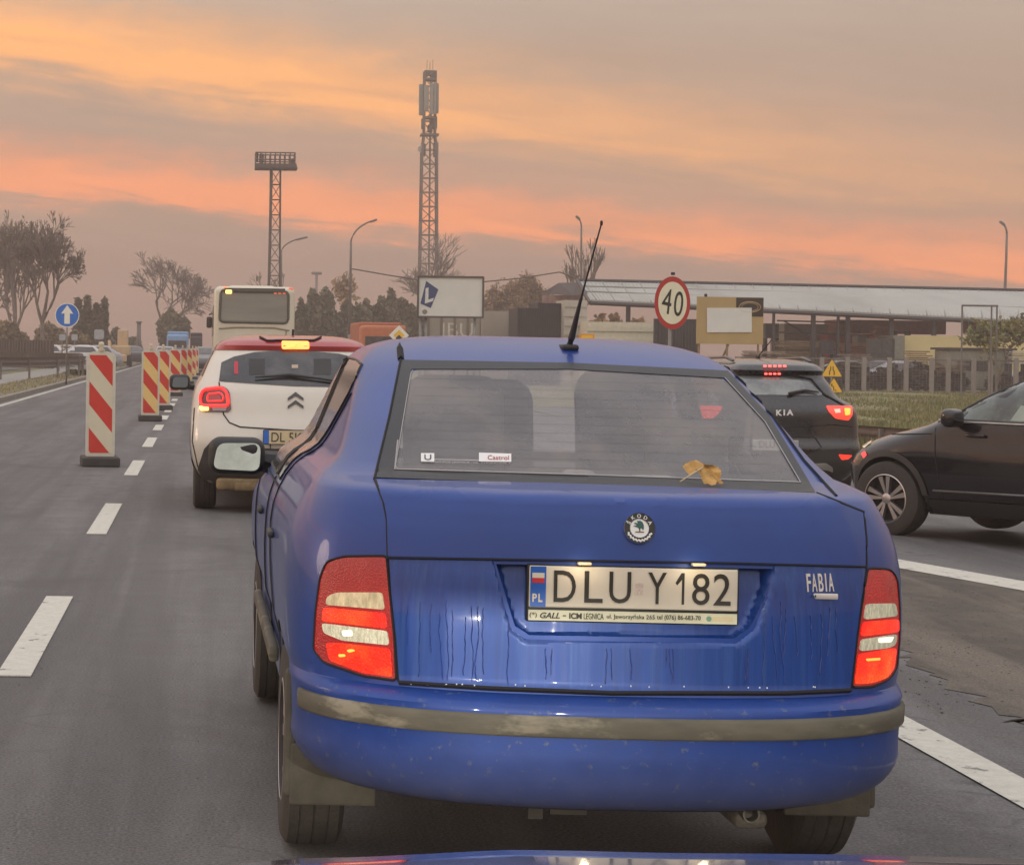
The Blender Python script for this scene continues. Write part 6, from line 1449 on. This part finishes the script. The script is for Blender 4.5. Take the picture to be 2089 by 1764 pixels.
for px, py, Z, w, lab in ((127, 688, 120, .36, 'small whitish round board left of the arrow sign post'), (152, 688, 125, .36, 'small greyish board right of the arrow sign post'), (202, 682, 130, .6, 'pale blue-white information board left of the nearest beacon')):
    p = at(px, py, Z); t = thing('small_board', lab, 'sign', p); q = MB(); q.prism(roundpoly([(-w / 2, -w / 2), (w / 2, -w / 2), (w / 2, w / 2), (-w / 2, w / 2)], w * .2), .04, None, 0); q.build('board', M('pale board', (.40, .42, .43), .6), t); q = MB(); post(q, 0, .05, -p.z, 0, .04); q.build('post', metalp, t)
b = at(283, 700, 170); b.z = 0; t = thing('chimney_pole', 'stout dark wooden pole standing alone between the hedges at left', 'pole', b); q = MB(); q.tube([(0, 0, 0), (0, 0, at(283, 656, 170).z)], [.22, .16], 8); q.build('shaft', polem, t, True); q = MB(); q.rbox((0, 0, at(283, 657, 170).z), (.5, .5, .15), .05, k=1); q.build('cap', polem, t)

# guardrails and the noise barrier on the left
railm = M('rusty brown rail', (.13, .10, .085), .7, var=.2, metal=.2)
def guardrail(name, label, P, top=.78, dr=.34, mat=railm):
    o = P[0].copy(); t = thing(name, label, 'guardrail', o); q = MB()
    prof = [(0, 0), (-.05, .04), (-.05, .12), (0, .16), (-.05, .20), (-.05, .28), (0, dr)]
    rings = []
    for i, p in enumerate(P):
        d = (P[min(i + 1, len(P) - 1)] - P[max(0, i - 1)]).normalized(); nn = Vector((d.y, -d.x, 0)); rings.append([p - o + nn * a + Vector((0, 0, top - dr + z)) for a, z in prof])
    n = len(prof); q.add([v for r_ in rings for v in r_], [(i * n + k, (i + 1) * n + k, (i + 1) * n + k + 1, i * n + k + 1) for i in range(len(P) - 1) for k in range(n - 1)]); q.build('rail', mat, t, True)
    acc = 0
    for a, b in zip(P, P[1:]):
        L_ = (b - a).length; m_ = max(1, int(L_ / 2.2))
        for i in range(m_): c = a.lerp(b, i / m_) - o; q = MB(); q.box((c.x, c.y + .08, top * .45), (.08, .12, top * .9)); q.build('post', polem, t)
    return t
P = [Vector((x, y, 0)) for x, y in ((-14.5, 96), (-12, 99), (-10.2, 101), (-8.6, 103), (-7.2, 105), (-6.1, 104), (-5.6, 98), (-5.35, 90))]
guardrail('guardrail', 'brown steel guardrail curving round the verge at the left, below the arrow sign', P, 1.02, .5)
P = [Vector((x, y, 0)) for x, y in ((-9.2, 74), (-7.5, 78), (-6.6, 80), (-5.8, 84), (-5.25, 89), (-5.2, 94))]
guardrail('guardrail', 'nearer low brown guardrail at the left edge of the picture', P, .92, .36)
a, b = at(-40, 697, 118), at(108, 706, 112); o = Vector((a.x, a.y, 0)); t = thing('noise_barrier', 'dark brown ribbed noise barrier at the left edge, behind the guardrail', 'barrier', o, math.atan2(b.y - a.y, b.x - a.x)); Ln = math.hypot(b.x - a.x, b.y - a.y)
q = MB(); q.box((Ln / 2, 0, .9), (Ln, .15, 1.5)); q.build('panel', M('barrier brown', (.085, .065, .055), .85), t); q = MB()
for i in range(26): q.box((Ln * (i + .5) / 26, -.1, .9), (.06, .06, 1.5))
q.build('ribs', M('barrier rib', (.13, .11, .09), .8), t)
hedge = leafm('verge hedge', (.10, .11, .055), (.14, .13, .06))
for px, hw, lab in ((150, 16, 'low clipped green shrub where the verge ends, under the arrow sign'), (172, 14, 'low green shrub just left of the nearest beacon')): bush(lab, px, 92, 775, 752, hw, hedge, 900, .10, rt)
# right-hand guardrail and grass bank
P = [gr(x, y) for x, y in ((1660, 898), (1735, 903), (1800, 909), (1880, 916), (1990, 925), (2200, 945))]
P = [Vector((p.x, p.y, g(p.x))) for p in P]
guardrail('guardrail', 'dark brown guardrail between the two black cars, in front of the grass bank', P, .34 + .0, .30)
gb = MB(); rn = random.Random(2); nx, ny = 90, 14
for j in range(ny):
    for i in range(nx):
        x = 9 + 60 * i / (nx - 1); y = 40 + 53 * j / (ny - 1); gb.v.append((x, y, -.21 + .10 * math.sin(x * .7) * math.sin(y * .3) + rn.uniform(-.03, .03)))
gb.f = [[j * nx + i, j * nx + i + 1, (j + 1) * nx + i + 1, (j + 1) * nx + i] for j in range(ny - 1) for i in range(nx - 1)]; gb.mi = [0] * len(gb.f)
gb.build('grass_bank', M('bank soil', (.19, .18, .08), .95, var=.4, scale=1.5, bump=.5, c2=(.17, .15, .08), thr=(.5, .6, .5)), None, True, kind='structure')
gm_ = [M('grass blades a', (.17, .18, .07), .9, var=.4, scale=.8), M('grass blades b', (.28, .25, .12), .9, var=.3, scale=.8)]
q = MB()
for k in range(26000):
    y = 38 + 56 * rn.random() ** 1.2; u = rn.uniform(1650, 2200); x = (u - 415) / FPX * y
    if k % 7 == 0: x, y = rn.uniform(11.3, 13.5), rn.uniform(24, 60)
    h = rn.uniform(.04, .13) * (1 + .5 * math.sin(x * .9 + y * .4)); a = rn.uniform(0, 3.14); w = .012 + .0004 * y; dx, dy = math.cos(a) * w, math.sin(a) * w; z = -.24; b2 = Vector((rn.uniform(-.5, .5), rn.uniform(-.5, .5), 1)) * h
    q.add([(x - dx, y - dy, z), (x + dx, y + dy, z), (x + b2.x, y + b2.y, z + b2.z + .04)], [(0, 1, 2)], rn.random() < .4)
q.build('grass', gm_, None, kind='stuff', label='rough tufts of green and straw coloured grass on the bank behind the guardrail', cat='grass')
q = MB()
for k in range(1600):
    x, y = rn.uniform(-6.5, -5.1), rn.uniform(40, 150); h = rn.uniform(.03, .12); a = rn.uniform(0, 3.14); w = .03; dx, dy = math.cos(a) * w, math.sin(a) * w
    q.add([(x - dx, y - dy, .09), (x + dx, y + dy, .09), (x + rn.uniform(-.05, .05), y, .09 + h)], [(0, 1, 2)], True)
q.build('verge_grass', gm_, None, kind='stuff', label='short dry grass along the left verge beside the kerb', cat='grass')
# air
hz = MB(); hz.box((0, 195, 24.5), (920, 520, 51.5)); hm = bpy.data.materials.new('haze'); hm.use_nodes = True; t = hm.node_tree; t.nodes.clear()
vo = t.nodes.new('ShaderNodeVolumePrincipled'); vo.inputs['Color'].default_value = (.80, .68, .62, 1); vo.inputs['Density'].default_value = .0021; vo.inputs['Anisotropy'].default_value = .2
ou = t.nodes.new('ShaderNodeOutputMaterial'); t.links.new(vo.outputs[0], ou.inputs['Volume']); USE_HAZE = True
if USE_HAZE: hz.build('haze', hm, kind='stuff', label='thin warm evening haze filling the air over the road and yard', cat='haze')
